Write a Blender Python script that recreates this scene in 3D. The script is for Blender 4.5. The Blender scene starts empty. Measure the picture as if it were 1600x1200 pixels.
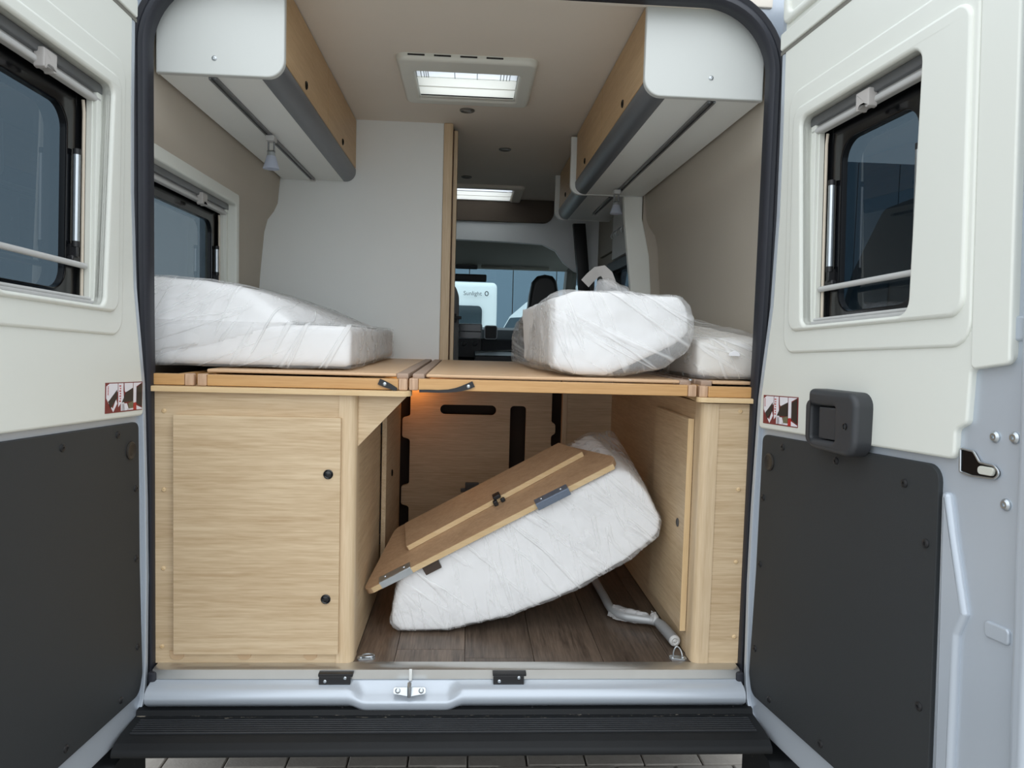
import bpy, bmesh, math, random
from mathutils import Vector, Matrix, noise
from mathutils.geometry import tessellate_polygon
random.seed(7)
S = bpy.context.scene
COL = S.collection
V = Vector

# ------------------------------------------------------------------ camera
F_PX, YAW, PITCH, ROLL = 1150.63, 0.0606355, -0.0621974, 0.0272907
CAM = V((0.01976, -1.9097, 0.87778))
fwd = V((math.sin(YAW)*math.cos(PITCH), math.cos(YAW)*math.cos(PITCH), math.sin(PITCH)))
_r0 = V((math.cos(YAW), -math.sin(YAW), 0)); _u0 = _r0.cross(fwd)
RGT = math.cos(ROLL)*_r0 + math.sin(ROLL)*_u0
UPV = -math.sin(ROLL)*_r0 + math.cos(ROLL)*_u0
cd = bpy.data.cameras.new('camera'); cam = bpy.data.objects.new('camera', cd); COL.objects.link(cam)
cd.sensor_fit = 'HORIZONTAL'; cd.sensor_width = 36; cd.lens = F_PX/1600*36; cd.clip_start = 0.02; cd.clip_end = 300
m3 = Matrix((RGT, UPV, -fwd)).transposed()
cam.matrix_world = Matrix.Translation(CAM) @ m3.to_4x4()
S.camera = cam
def ray(x, y): return (x-800)/F_PX*RGT - (y-600)/F_PX*UPV + fwd
def PX(x, y, X): d = ray(x, y); return CAM + d*((X-CAM.x)/d.x)
def PY(x, y, Y): d = ray(x, y); return CAM + d*((Y-CAM.y)/d.y)
def PZ(x, y, Z): d = ray(x, y); return CAM + d*((Z-CAM.z)/d.z)

# ------------------------------------------------------------------ light
w = bpy.data.worlds.new('overcast_sky'); S.world = w; w.use_nodes = True
bg = w.node_tree.nodes['Background']
bg.inputs[0].default_value = (0.86, 0.93, 1.0, 1); bg.inputs[1].default_value = 1.0
S.view_settings.view_transform = 'Standard'; S.view_settings.look = 'None'
S.view_settings.gamma = 1; S.view_settings.use_curve_mapping = False
S.view_settings.exposure = 0.76
sl = bpy.data.lights.new('soft_sun', 'SUN'); sl.energy = 0.7; sl.angle = 1.6; sl.color = (1, 0.985, 0.96)
so = bpy.data.objects.new('soft_sun', sl); COL.objects.link(so)
so.rotation_euler = (math.radians(38), 0, math.radians(-6))

# ------------------------------------------------------------------ materials
def lin(c):
    return tuple(((v/255)/12.92 if v/255 <= .04045 else ((v/255+.055)/1.055)**2.4) for v in c[:3]) + (1,)
def base(name):
    m = bpy.data.materials.new(name); m.use_nodes = True
    nt = m.node_tree; b = nt.nodes['Principled BSDF']
    return m, nt, b
def N(nt, t, **k):
    n = nt.nodes.new(t)
    for a, v in k.items():
        if a in n.inputs: n.inputs[a].default_value = v
        else: setattr(n, a, v)
    return n
def coords(nt, scale=(1, 1, 1), rnd=False):
    tc = N(nt, 'ShaderNodeTexCoord'); mp = N(nt, 'ShaderNodeMapping'); mp.inputs['Scale'].default_value = scale
    nt.links.new(tc.outputs['Object'], mp.inputs['Vector'])
    if rnd:
        oi = N(nt, 'ShaderNodeObjectInfo'); mu = N(nt, 'ShaderNodeMath', operation='MULTIPLY'); mu.inputs[1].default_value = 37
        nt.links.new(oi.outputs['Random'], mu.inputs[0]); nt.links.new(mu.outputs[0], mp.inputs['Location'])
    return mp.outputs[0]
def plain(name, c, rough=.5, metal=0, bump=0, bscale=200, spec=.5, var=0.04, vscale=6):
    m, nt, b = base(name)
    b.inputs['Roughness'].default_value = rough; b.inputs['Metallic'].default_value = metal
    b.inputs['Specular IOR Level'].default_value = spec
    co = coords(nt)
    nz = N(nt, 'ShaderNodeTexNoise', Scale=vscale, Detail=4.0); nt.links.new(co, nz.inputs['Vector'])
    mx = N(nt, 'ShaderNodeMix', data_type='RGBA'); L = lin(c)
    mx.inputs['A'].default_value = tuple(min(1, v*(1-var)) for v in L[:3])+(1,); mx.inputs['B'].default_value = tuple(min(1, v*(1+var)) for v in L[:3])+(1,)
    nt.links.new(nz.outputs['Fac'], mx.inputs['Factor']); nt.links.new(mx.outputs['Result'], b.inputs['Base Color'])
    if bump:
        n2 = N(nt, 'ShaderNodeTexNoise', Scale=bscale, Detail=3.0); nt.links.new(co, n2.inputs['Vector'])
        bp = N(nt, 'ShaderNodeBump', Strength=bump, Distance=.002); nt.links.new(n2.outputs['Fac'], bp.inputs['Height']); nt.links.new(bp.outputs[0], b.inputs['Normal'])
    return m
def wood(name, c1, c2, axis=0, rough=.45, fine=1.0, rnd=False, tint=0):
    m, nt, b = base(name)
    sc = [75*fine, 75*fine, 75*fine]; sc[axis] = 1.3
    co = coords(nt, sc, rnd)
    n1 = N(nt, 'ShaderNodeTexNoise', Scale=1.0, Detail=6.0, Roughness=.62, Distortion=.7); nt.links.new(co, n1.inputs['Vector'])
    sc2 = [8, 8, 8]; sc2[axis] = 1.1
    co2 = coords(nt, sc2, rnd)
    n2 = N(nt, 'ShaderNodeTexNoise', Scale=1.0, Detail=3.0, Distortion=2.2); nt.links.new(co2, n2.inputs['Vector'])
    sc3 = [220, 220, 220]; sc3[axis] = 14
    co3 = coords(nt, sc3, rnd)
    n3 = N(nt, 'ShaderNodeTexNoise', Scale=1.0, Detail=2.0); nt.links.new(co3, n3.inputs['Vector'])
    a1 = N(nt, 'ShaderNodeMath', operation='MULTIPLY_ADD'); a1.inputs[1].default_value = .6
    nt.links.new(n1.outputs['Fac'], a1.inputs[0]); 
    a2 = N(nt, 'ShaderNodeMath', operation='MULTIPLY'); a2.inputs[1].default_value = .4
    nt.links.new(n2.outputs['Fac'], a2.inputs[0]); nt.links.new(a2.outputs[0], a1.inputs[2])
    a3 = N(nt, 'ShaderNodeMath', operation='MULTIPLY_ADD'); a3.inputs[1].default_value = .55
    nt.links.new(n3.outputs['Fac'], a3.inputs[0]); nt.links.new(a1.outputs[0], a3.inputs[2])
    cr = N(nt, 'ShaderNodeValToRGB'); cr.color_ramp.elements[0].position = .55; cr.color_ramp.elements[1].position = .95
    cr.color_ramp.elements[0].color = lin(c2); cr.color_ramp.elements[1].color = lin(c1)
    nt.links.new(a3.outputs[0], cr.inputs[0]); out = cr.outputs[0]
    if tint:
        oi = N(nt, 'ShaderNodeObjectInfo'); hs = N(nt, 'ShaderNodeHueSaturation')
        mr = N(nt, 'ShaderNodeMapRange'); mr.inputs['To Min'].default_value = 1-tint; mr.inputs['To Max'].default_value = 1+tint
        nt.links.new(oi.outputs['Random'], mr.inputs['Value']); nt.links.new(mr.outputs[0], hs.inputs['Value']); nt.links.new(out, hs.inputs['Color']); out = hs.outputs[0]
    nt.links.new(out, b.inputs['Base Color']); b.inputs['Roughness'].default_value = rough
    bp = N(nt, 'ShaderNodeBump', Strength=.12, Distance=.001); nt.links.new(n1.outputs['Fac'], bp.inputs['Height']); nt.links.new(bp.outputs[0], b.inputs['Normal'])
    return m
def glass(name, tint, refl=.06, rough=.01):
    m, nt, b = base(name); nt.nodes.remove(b)
    out = nt.nodes['Material Output']
    tr = N(nt, 'ShaderNodeBsdfTransparent'); tr.inputs[0].default_value = tint+(1,)
    gl = N(nt, 'ShaderNodeBsdfGlossy', Roughness=rough); fr = N(nt, 'ShaderNodeFresnel', IOR=1.5)
    ge = N(nt, 'ShaderNodeNewGeometry'); io = N(nt, 'ShaderNodeMath', operation='MULTIPLY_ADD'); io.inputs[1].default_value = -.83333; io.inputs[2].default_value = 1.5
    nt.links.new(ge.outputs['Backfacing'], io.inputs[0]); nt.links.new(io.outputs[0], fr.inputs['IOR'])      # same IOR from both sides of the thin sheet
    mx = N(nt, 'ShaderNodeMixShader')
    nt.links.new(fr.outputs[0], mx.inputs[0]); nt.links.new(tr.outputs[0], mx.inputs[1]); nt.links.new(gl.outputs[0], mx.inputs[2]); nt.links.new(mx.outputs[0], out.inputs[0])
    return m
def film(name, amount=.12, ang=70, across=16, along=1.1, line=.4):
    """clear polythene film: mostly see-through, glossy, with long taut creases running at 'ang' degrees in the x-z plane"""
    m, nt, b = base(name); out = nt.nodes['Material Output']
    tc = N(nt, 'ShaderNodeTexCoord')
    def streak(a, ac, al, dist, seed):
        vr = N(nt, 'ShaderNodeVectorRotate', rotation_type='Y_AXIS'); vr.inputs['Angle'].default_value = math.radians(a)
        mp = N(nt, 'ShaderNodeMapping'); mp.inputs['Scale'].default_value = (al, ac*.35, ac); mp.inputs['Location'].default_value = (seed, seed*2, seed*3)
        nt.links.new(tc.outputs['Object'], vr.inputs['Vector']); nt.links.new(vr.outputs[0], mp.inputs['Vector'])
        nz = N(nt, 'ShaderNodeTexNoise', Scale=1.0, Detail=2.0, Roughness=.55, Distortion=dist); nt.links.new(mp.outputs[0], nz.inputs['Vector']); return nz
    def ridge(n, wd):
        a = N(nt, 'ShaderNodeMath', operation='SUBTRACT'); a.inputs[1].default_value = .5; nt.links.new(n.outputs['Fac'], a.inputs[0])
        c = N(nt, 'ShaderNodeMath', operation='ABSOLUTE'); nt.links.new(a.outputs[0], c.inputs[0])
        r = N(nt, 'ShaderNodeMapRange', interpolation_type='SMOOTHSTEP'); r.inputs['From Min'].default_value = 0; r.inputs['From Max'].default_value = wd
        r.inputs['To Min'].default_value = 1; r.inputs['To Max'].default_value = 0; nt.links.new(c.outputs[0], r.inputs['Value']); return r
    def mul(a, b_):
        q = N(nt, 'ShaderNodeMath', operation='MULTIPLY'); nt.links.new(a.outputs[0], q.inputs[0])
        if isinstance(b_, float): q.inputs[1].default_value = b_
        else: nt.links.new(b_.outputs[0], q.inputs[1])
        return q
    s1 = streak(ang, across, along, .5, 0); s2 = streak(ang-38, across*1.3, along*1.4, .7, 4.3); s3 = streak(ang+20, across*.35, along, .4, 9.1)
    n2 = N(nt, 'ShaderNodeTexNoise', Scale=5.0, Detail=2.0); nt.links.new(tc.outputs['Object'], n2.inputs['Vector'])
    k = N(nt, 'ShaderNodeMapRange'); k.inputs['From Min'].default_value = .36; k.inputs['From Max'].default_value = .66; nt.links.new(n2.outputs['Fac'], k.inputs['Value'])
    inv = N(nt, 'ShaderNodeMath', operation='SUBTRACT'); inv.inputs[0].default_value = 1; nt.links.new(k.outputs[0], inv.inputs[1])
    a1 = mul(ridge(s1, .05), k); a2 = mul(mul(ridge(s2, .04), inv), .7)
    mm = N(nt, 'ShaderNodeMath', operation='MAXIMUM'); nt.links.new(a1.outputs[0], mm.inputs[0]); nt.links.new(a2.outputs[0], mm.inputs[1])
    fa = N(nt, 'ShaderNodeMath', operation='MULTIPLY_ADD'); fa.inputs[1].default_value = line; fa.inputs[2].default_value = amount; nt.links.new(mm.outputs[0], fa.inputs[0])
    h1 = N(nt, 'ShaderNodeMath', operation='MULTIPLY_ADD'); h1.inputs[1].default_value = 2.0; nt.links.new(s3.outputs['Fac'], h1.inputs[0]); nt.links.new(s1.outputs['Fac'], h1.inputs[2])
    hh = N(nt, 'ShaderNodeMath', operation='MULTIPLY_ADD'); hh.inputs[1].default_value = .35; nt.links.new(mm.outputs[0], hh.inputs[0]); nt.links.new(h1.outputs[0], hh.inputs[2])
    bp = N(nt, 'ShaderNodeBump', Strength=.8, Distance=.010); nt.links.new(hh.outputs[0], bp.inputs['Height'])
    b.inputs['Base Color'].default_value = (.9, .9, .9, 1); b.inputs['Roughness'].default_value = .15
    b.inputs['Specular IOR Level'].default_value = .8
    nt.links.new(bp.outputs[0], b.inputs['Normal'])
    tr = N(nt, 'ShaderNodeBsdfTransparent'); tr.inputs[0].default_value = (.98, .98, .98, 1)
    mx = N(nt, 'ShaderNodeMixShader')
    nt.links.new(fa.outputs[0], mx.inputs[0]); nt.links.new(tr.outputs[0], mx.inputs[1]); nt.links.new(b.outputs[0], mx.inputs[2]); nt.links.new(mx.outputs[0], out.inputs[0])
    return m
def emit(name, c, s):
    m, nt, b = base(name); b.inputs['Base Color'].default_value = lin(c)
    b.inputs['Emission Color'].default_value = lin(c); b.inputs['Emission Strength'].default_value = s
    return m

OAK1, OAK2 = (213, 190, 156), (184, 156, 120)
oak = wood('light_oak_veneer', OAK1, OAK2, 0)
oak_y = wood('light_oak_veneer_lengthwise', OAK1, OAK2, 1)
oak_z = wood('light_oak_upright', (214, 191, 158), (197, 171, 135), 2)
oak_edge = wood('oak_edge_band', (219, 193, 152), (205, 174, 128), 0, fine=.6)
oak_edge_z = wood('oak_edge_band_upright', (214, 188, 147), (200, 170, 126), 2, fine=.6)
board_m = wood('brown_oak_board', (184, 152, 120), (162, 130, 100), 0)
oak_lock = wood('locker_oak', (205, 174, 132), (188, 154, 112), 1)
birch = wood('birch_plywood', (204, 160, 106), (186, 140, 86), 0, rough=.35)
slat_m = wood('beech_slat', (222, 188, 150), (205, 168, 130), 0, rough=.4)
cap_m = plain('taupe_plastic', (172, 148, 130), .55)
end_grain = wood('end_grain', (205, 172, 142), (165, 128, 100), 2, fine=2.5)
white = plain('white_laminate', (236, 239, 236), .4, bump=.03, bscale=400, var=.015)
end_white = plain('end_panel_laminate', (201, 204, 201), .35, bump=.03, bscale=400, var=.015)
grey_white = plain('partition_laminate', (235, 238, 236), .5, var=.02)
ceil_m = plain('ceiling_lining', (229, 221, 209), .8, bump=.05, bscale=500, var=.03)
wall_m = plain('padded_wall_lining', (188, 179, 165), .85, bump=.12, bscale=350, var=.03)
trim_m = plain('ivory_plastic_trim', (223, 225, 217), .42, bump=.04, bscale=700, var=.012)
silver = plain('silver_body_paint', (184, 192, 201), .3, .25, var=.02, vscale=3)
dark_board = plain('black_grained_board', (44, 47, 49), .62, bump=.35, bscale=900, var=.08, vscale=500)
rubber = plain('black_rubber', (36, 38, 46), .55, var=.08)
blk = plain('black_plastic', (26, 26, 28), .45, bump=.05, bscale=600)
blk_gloss = plain('black_gloss', (14, 15, 18), .12)
charcoal = plain('charcoal_plastic', (52, 54, 57), .5, bump=.12, bscale=800)
bump_m = plain('bumper_plastic', (24, 26, 28), .6, spec=.3, bump=.15, bscale=700, var=.12, vscale=14)
alu = plain('brushed_aluminium', (205, 205, 202), .28, .9, var=.05, vscale=20)
strip_grey = plain('grey_profile', (112, 115, 120), .38, .35)
rail_grey = plain('rail_grey', (120, 122, 124), .35, .6)
steel = plain('zinc_steel', (190, 196, 200), .28, .9, var=.08, vscale=60)
hinge_b = plain('blue_zinc', (120, 132, 150), .4, .6, var=.15, vscale=150)
lgrey = plain('pale_grey_plastic', (190, 190, 188), .45)
bead_m = plain('beige_bead', (212, 200, 182), .5)
fabric = plain('white_quilted_fabric', (240, 240, 240), .85, bump=.12, bscale=140, var=.02)
fabric2 = plain('cream_quilted_fabric', (226, 221, 212), .85, bump=.25, bscale=140, var=.02)
film1 = film('clear_polythene', .20, 62)
film_d = film('clear_polythene_diagonal', .20, -38, 14, 1.3, .45)
film2 = film('milky_polythene', .26, -28, 15, 1.2, .4)
glass_dark = glass('tinted_acrylic', (.235, .275, .30))
glass_side = glass('tinted_acrylic_side', (.29, .33, .35))
glass_clear = glass('windscreen_glass', (.78, .86, .88))
translucent = None
def mk_blind(name, c, mixd=.10):
    m, nt, b = base(name); out = nt.nodes['Material Output']
    nt.nodes.remove(b)
    t = N(nt, 'ShaderNodeBsdfTranslucent'); t.inputs[0].default_value = lin(c)
    d = N(nt, 'ShaderNodeBsdfDiffuse'); d.inputs[0].default_value = lin(c)
    x = N(nt, 'ShaderNodeMixShader'); x.inputs[0].default_value = mixd
    nt.links.new(t.outputs[0], x.inputs[1]); nt.links.new(d.outputs[0], x.inputs[2]); nt.links.new(x.outputs[0], out.inputs[0])
    return m
dome_m = glass('clear_dome', (.95, .96, .97))
blind_m = mk_blind('roof_blind_fabric', (250, 249, 244))
screen_sheet = mk_blind('fly_screen_sheet', (252, 253, 255), .03)
frost_m = mk_blind('frosted_shade', (225, 230, 240), .3)
floor_m = wood('dark_oak_vinyl', (112, 97, 84), (62, 51, 43), 1, rough=.38, fine=.8, rnd=True, tint=.22)
paver_m = plain('concrete_paver', (150, 144, 136), .9, bump=.6, bscale=120, var=.18, vscale=30)
joint_m = plain('joint_sand', (96, 91, 84), .95, bump=.5, bscale=200, var=.2, vscale=20)
yard_m = plain('concrete_yard', (168, 164, 158), .9, bump=.4, bscale=60, var=.12, vscale=3)
s_maroon = plain('sticker_maroon', (118, 38, 40), .4); s_white = plain('sticker_white', (232, 230, 236), .4)
s_black = plain('sticker_black', (38, 34, 34), .4); s_olive = plain('sticker_olive', (110, 105, 80), .4)
s_red = plain('sticker_red', (178, 40, 38), .4)
van_white = plain('white_van_paint', (225, 231, 231), .25, var=.01)

# ------------------------------------------------------------------ helpers
def tag(o, label=None, cat=None, group=None, kind=None):
    if label: o['label'] = label
    if cat: o['category'] = cat
    if group: o['group'] = group
    if kind: o['kind'] = kind
    return o
def thing(name, loc, label, cat=None, group=None, kind=None):
    o = bpy.data.objects.new(name, None); COL.objects.link(o); o.location = loc; o.empty_display_size = .02
    return tag(o, label, cat, group, kind)
class Frame:
    def __init__(s, o, ex, ey, ez): s.o, s.ex, s.ey, s.ez = V(o), V(ex), V(ey), V(ez)
    def __call__(s, a, b, c=0): return s.o + a*s.ex + b*s.ey + c*s.ez
XZ = lambda Y: Frame((0, Y, 0), (1, 0, 0), (0, 0, 1), (0, -1, 0))     # a=x b=z, c towards the camera
YZ = lambda X, s=1: Frame((X, 0, 0), (0, 1, 0), (0, 0, 1), (s, 0, 0))
XY = lambda Z, s=1: Frame((0, 0, Z), (1, 0, 0), (0, 1, 0), (0, 0, s))
def rrect(a0, a1, b0, b1, r=.01, n=6):
    if r <= 0: return [(a0, b0), (a1, b0), (a1, b1), (a0, b1)]
    return rpoly([(a0, b0), (a1, b0), (a1, b1), (a0, b1)], [r]*4, n)
def rpoly(pts, rad, n=6):
    out = []; k = len(pts)
    if not hasattr(rad, '__len__'): rad = [rad]*k
    for i in range(k):
        p = V(pts[i]); a = V(pts[i-1])-p; b = V(pts[(i+1) % k])-p
        r = rad[i]
        la, lb = a.length, b.length
        if r <= 1e-6: out.append(tuple(p)); continue
        a.normalize(); b.normalize(); ang = a.angle(b)
        if ang > 3.1: out.append(tuple(p)); continue
        d = min(r/math.tan(ang/2), .49*la, .49*lb); r2 = d*math.tan(ang/2)
        c = p + (a+b).normalized()*(r2/math.sin(ang/2))
        s = p+a*d-c; e = p+b*d-c; tot = s.angle(e)
        for j in range(n+1):
            t = j/n; q = (s*math.sin((1-t)*tot)+e*math.sin(t*tot))/math.sin(tot) if tot > 1e-4 else s
            out.append(tuple(c+q))
    return out
def area2(p): return sum(p[i-1][0]*p[i][1]-p[i][0]*p[i-1][1] for i in range(len(p)))
def offset(p, d):
    """inset a CCW polygon by d"""
    out = []; k = len(p)
    for i in range(k):
        a = V(p[i-1]); b = V(p[i]); c = V(p[(i+1) % k])
        e1 = (b-a); e2 = (c-b)
        if e1.length < 1e-9: e1 = e2
        if e2.length < 1e-9: e2 = e1
        e1 = e1.normalized(); e2 = e2.normalized()
        n1 = V((-e1.y, e1.x)); n2 = V((-e2.y, e2.x)); nn = n1+n2
        if nn.length < 1e-6: nn = n1
        nn.normalize(); s = max(.35, nn.dot(n1))
        out.append(tuple(b+nn*(d/s)))
    return out
class MB:
    def __init__(s): s.v = []; s.f = []
    def add(s, vs, fs):
        o = len(s.v); s.v += [tuple(q) for q in vs]; s.f += [tuple(i+o for i in f) for f in fs]; return s
    def box(s, x0, x1, y0, y1, z0, z1, b=0, seg=2, fr=None):
        bm = bmesh.new(); bmesh.ops.create_cube(bm, size=1)
        x0, x1 = sorted((x0, x1)); y0, y1 = sorted((y0, y1)); z0, z1 = sorted((z0, z1))
        for q in bm.verts: q.co = V(((x0+x1)/2+q.co.x*(x1-x0), (y0+y1)/2+q.co.y*(y1-y0), (z0+z1)/2+q.co.z*(z1-z0)))
        if b: bmesh.ops.bevel(bm, geom=bm.edges[:], offset=min(b, .45*min(x1-x0, y1-y0, z1-z0)), segments=seg, affect='EDGES', profile=.5)
        bm.verts.index_update()
        vs = [(fr(*q.co) if fr else q.co) for q in bm.verts]; fs = [[q.index for q in f.verts] for f in bm.faces]; bm.free()
        return s.add(vs, fs)
    def plate(s, fr, outer, c0, c1, b=0, holes=(), seg=2):
        """extruded outline with holes; c1 face gets a rounded edge b"""
        if c0 > c1: pass
        loops = []
        o = list(outer)
        if area2(o) < 0: o.reverse()
        loops.append((o, 1))
        for h in holes:
            h = list(h)
            if area2(h) > 0: h.reverse()
            loops.append((h, 1))
        sg = 1 if c1 > c0 else -1
        rings = [(c0, 0)]
        if b:
            rings.append((c1-sg*b, 0))
            for j in range(1, seg+1):
                t = j/seg*math.pi/2; rings.append((c1-sg*b*(1-math.sin(t)), b*(1-math.cos(t))))
        else: rings.append((c1, 0))
        topidx = []; botidx = []; tops = []; bots = []
        for lp, _ in loops:
            n = len(lp); st = len(s.v)
            for c, d in rings:
                pl = offset(lp, d) if d else lp
                s.v += [tuple(fr(p[0], p[1], c)) for p in pl]
            for k in range(len(rings)-1):
                for i in range(n):
                    j = (i+1) % n; A = st+k*n; B = A+n
                    s.f.append((A+i, A+j, B+j, B+i))
            pl = offset(lp, rings[-1][1]) if rings[-1][1] else lp
            tops.append([V((p[0], p[1], 0)) for p in pl]); bots.append([V((p[0], p[1], 0)) for p in lp])
            topidx += [st+(len(rings)-1)*n+i for i in range(n)]; botidx += [st+i for i in range(n)]
        if len(loops) == 1:
            s.f.append(tuple(topidx)); s.f.append(tuple(reversed(botidx)))
        else:
            for t in tessellate_polygon(tops): s.f.append(tuple(topidx[i] for i in t))
            for t in tessellate_polygon(bots): s.f.append(tuple(botidx[i] for i in reversed(t)))
        return s
    def cyl(s, c, ax, r, h, n=16, r2=None, b=0):
        ax = V(ax).normalized(); t = ax.orthogonal().normalized(); u = ax.cross(t); c = V(c); r2 = r if r2 is None else r2
        prof = [(0, r), (h, r2)] if not b else [(0, r), (h-b, r2), (h-b*.3, r2-b*.3), (h, r2-b)]
        vs = []
        for d, q in prof:
            vs += [c+ax*d+(t*math.cos(2*math.pi*i/n)+u*math.sin(2*math.pi*i/n))*q for i in range(n)]
        fs = [(k*n+i, k*n+(i+1) % n, (k+1)*n+(i+1) % n, (k+1)*n+i) for k in range(len(prof)-1) for i in range(n)]
        fs += [tuple(reversed(range(n))), tuple((len(prof)-1)*n+i for i in range(n))]
        return s.add(vs, fs)
    def lathe(s, c, ax, prof, n=20):
        ax = V(ax).normalized(); t = ax.orthogonal().normalized(); u = ax.cross(t); c = V(c); vs = []
        for d, q in prof: vs += [c+ax*d+(t*math.cos(2*math.pi*i/n)+u*math.sin(2*math.pi*i/n))*max(q, 1e-4) for i in range(n)]
        fs = [(k*n+i, k*n+(i+1) % n, (k+1)*n+(i+1) % n, (k+1)*n+i) for k in range(len(prof)-1) for i in range(n)]
        return s.add(vs, fs)
    def tube(s, pts, r, n=10, closed=False, sx=1, sy=1):
        pts = [V(p) for p in pts]; k = len(pts); vs = []; prev = None
        for i in range(k):
            a = pts[i-1] if (i or closed) else pts[0]; b = pts[(i+1) % k] if (i < k-1 or closed) else pts[-1]
            t = (b-a).normalized()
            if prev is None: nrm = t.orthogonal().normalized()
            else:
                nrm = prev - t*prev.dot(t); nrm.normalize()
            prev = nrm; bi = t.cross(nrm); rr = r[i] if hasattr(r, '__len__') else r
            vs += [pts[i]+(nrm*math.cos(2*math.pi*j/n)*sx+bi*math.sin(2*math.pi*j/n)*sy)*rr for j in range(n)]
        m = k if closed else k-1
        fs = [(i*n+j, i*n+(j+1) % n, ((i+1) % k)*n+(j+1) % n, ((i+1) % k)*n+j) for i in range(m) for j in range(n)]
        if not closed: fs += [tuple(reversed(range(n))), tuple((k-1)*n+j for j in range(n))]
        return s.add(vs, fs)
    def sweep(s, ring_pts, prof, closed=True):
        """ring_pts: list of (centre, a-axis, b-axis); prof: 2D outline"""
        n = len(prof); k = len(ring_pts); vs = []
        for c, a, b in ring_pts: vs += [V(c)+V(a)*p+V(b)*q for p, q in prof]
        m = k if closed else k-1
        fs = [(i*n+j, i*n+(j+1) % n, ((i+1) % k)*n+(j+1) % n, ((i+1) % k)*n+j) for i in range(m) for j in range(n)]
        if not closed: fs += [tuple(reversed(range(n))), tuple((k-1)*n+j for j in range(n))]
        return s.add(vs, fs)
    def profile(s, pts, axis, a0, a1):
        """closed outline extruded along world x ('x': pts are (y,z)) or y ('y': pts are (x,z))"""
        fr = {'x': Frame((0, 0, 0), (0, 1, 0), (0, 0, 1), (1, 0, 0)), 'y': Frame((0, 0, 0), (1, 0, 0), (0, 0, 1), (0, 1, 0))}[axis]
        return s.plate(fr, pts, a0, a1)
    def ribbon(s, pts, wdir, width, th):
        pts = [V(p) for p in pts]; wd = V(wdir).normalized(); rings = []
        for i, p in enumerate(pts):
            t = (pts[min(i+1, len(pts)-1)]-pts[max(i-1, 0)]).normalized(); rings.append((p, wd, t.cross(wd).normalized()))
        return s.sweep(rings, [(-width/2, -th/2), (width/2, -th/2), (width/2, th/2), (-width/2, th/2)], False)
    def build(s, name, mat, parent=None, label=None, smooth=True, ang=38):
        me = bpy.data.meshes.new(name); off = V((0, 0, 0))
        if parent:
            p = parent
            while p: off = off + p.location; p = p.parent
        me.from_pydata([tuple(V(q)-off) for q in s.v], [], s.f); me.update()
        bm = bmesh.new(); bm.from_mesh(me); bmesh.ops.recalc_face_normals(bm, faces=bm.faces[:]); bm.to_mesh(me); bm.free()
        o = finish(name, me, mat, parent, label, smooth, ang)
        if smooth and len(me.polygons) > 14:
            wn = o.modifiers.new('weighted', 'WEIGHTED_NORMAL'); wn.keep_sharp = True; wn.weight = 80
        return o
def finish(name, me, mat, parent, label=None, smooth=True, ang=38):
    if smooth and len(me.polygons):
        me.polygons.foreach_set('use_smooth', [True]*len(me.polygons)); me.set_sharp_from_angle(angle=math.radians(ang))
    me.materials.append(mat)
    o = bpy.data.objects.new(name, me); COL.objects.link(o)
    if parent: o.parent = parent
    if label: o['label'] = label
    return o
def copy_tree(o, parent=None, loc=None):
    c = o.copy(); COL.objects.link(c); c.parent = parent
    if loc is not None: c.location = loc
    for ch in [q for q in o.children]: copy_tree(ch, c)
    return c
def screw(fr_c, ax, r, mat, parent, name='screw', h=None, slot=True):
    mb = MB(); h = h or r*.5
    mb.lathe(fr_c, ax, [(0, 0), (0, r), (h*.5, r*.95), (h, r*.6), (h, r*.32), (h*.55, r*.28), (h*.55, 0)], 14)
    return mb.build(name, mat, parent)
def soft_hull(name, pts, mat, parent, vox=.012, smooth=12, amp=.004, freq=9, wr=0, wdir=(1, 0, .4), seed=0, amp2=0):
    bm = bmesh.new()
    for p in pts: bm.verts.new(p)
    r = bmesh.ops.convex_hull(bm, input=bm.verts[:])
    dead = [g for g in r['geom_interior'] if isinstance(g, bmesh.types.BMVert)]
    bmesh.ops.delete(bm, geom=dead, context='VERTS')
    bmesh.ops.recalc_face_normals(bm, faces=bm.faces[:])
    me = bpy.data.meshes.new('tmp'); bm.to_mesh(me); bm.free()
    t = bpy.data.objects.new('tmp', me); COL.objects.link(t)
    md = t.modifiers.new('r', 'REMESH'); md.mode = 'VOXEL'; md.voxel_size = vox; md.use_smooth_shade = True
    ms = t.modifiers.new('s', 'SMOOTH'); ms.factor = .5; ms.iterations = smooth
    dg = bpy.context.evaluated_depsgraph_get(); dg.update()
    m2 = bpy.data.meshes.new_from_object(t.evaluated_get(dg)); bpy.data.objects.remove(t); bpy.data.meshes.remove(me)
    off = V((0, 0, 0)); p = parent
    while p: off = off + p.location; p = p.parent
    wd = V(wdir).normalized(); sd = V((seed*3.1, seed*1.7, seed))
    cross = wd.orthogonal()
    nv = []
    for v in m2.vertices:
        q = v.co; d = noise.noise(q*freq+sd)*amp + noise.noise(q*freq*2.3+sd)*amp*.5
        if amp2: d += noise.noise(q*2.6+sd)*amp2
        if wr:
            a = q - wd*q.dot(wd)*.88                       # creases stretched along wd
            x = noise.noise(a*20+sd); d += max(0, 1-abs(x)*7)*wr*(.5+.5*noise.noise(q*5+sd))
        if wr: d = max(d, -.001)
        nv.append(q + v.normal*d - off)
    for v, q in zip(m2.vertices, nv): v.co = q
    m2.update(); m2.name = name
    return finish(name, m2, mat, parent, None, True, 180)
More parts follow.
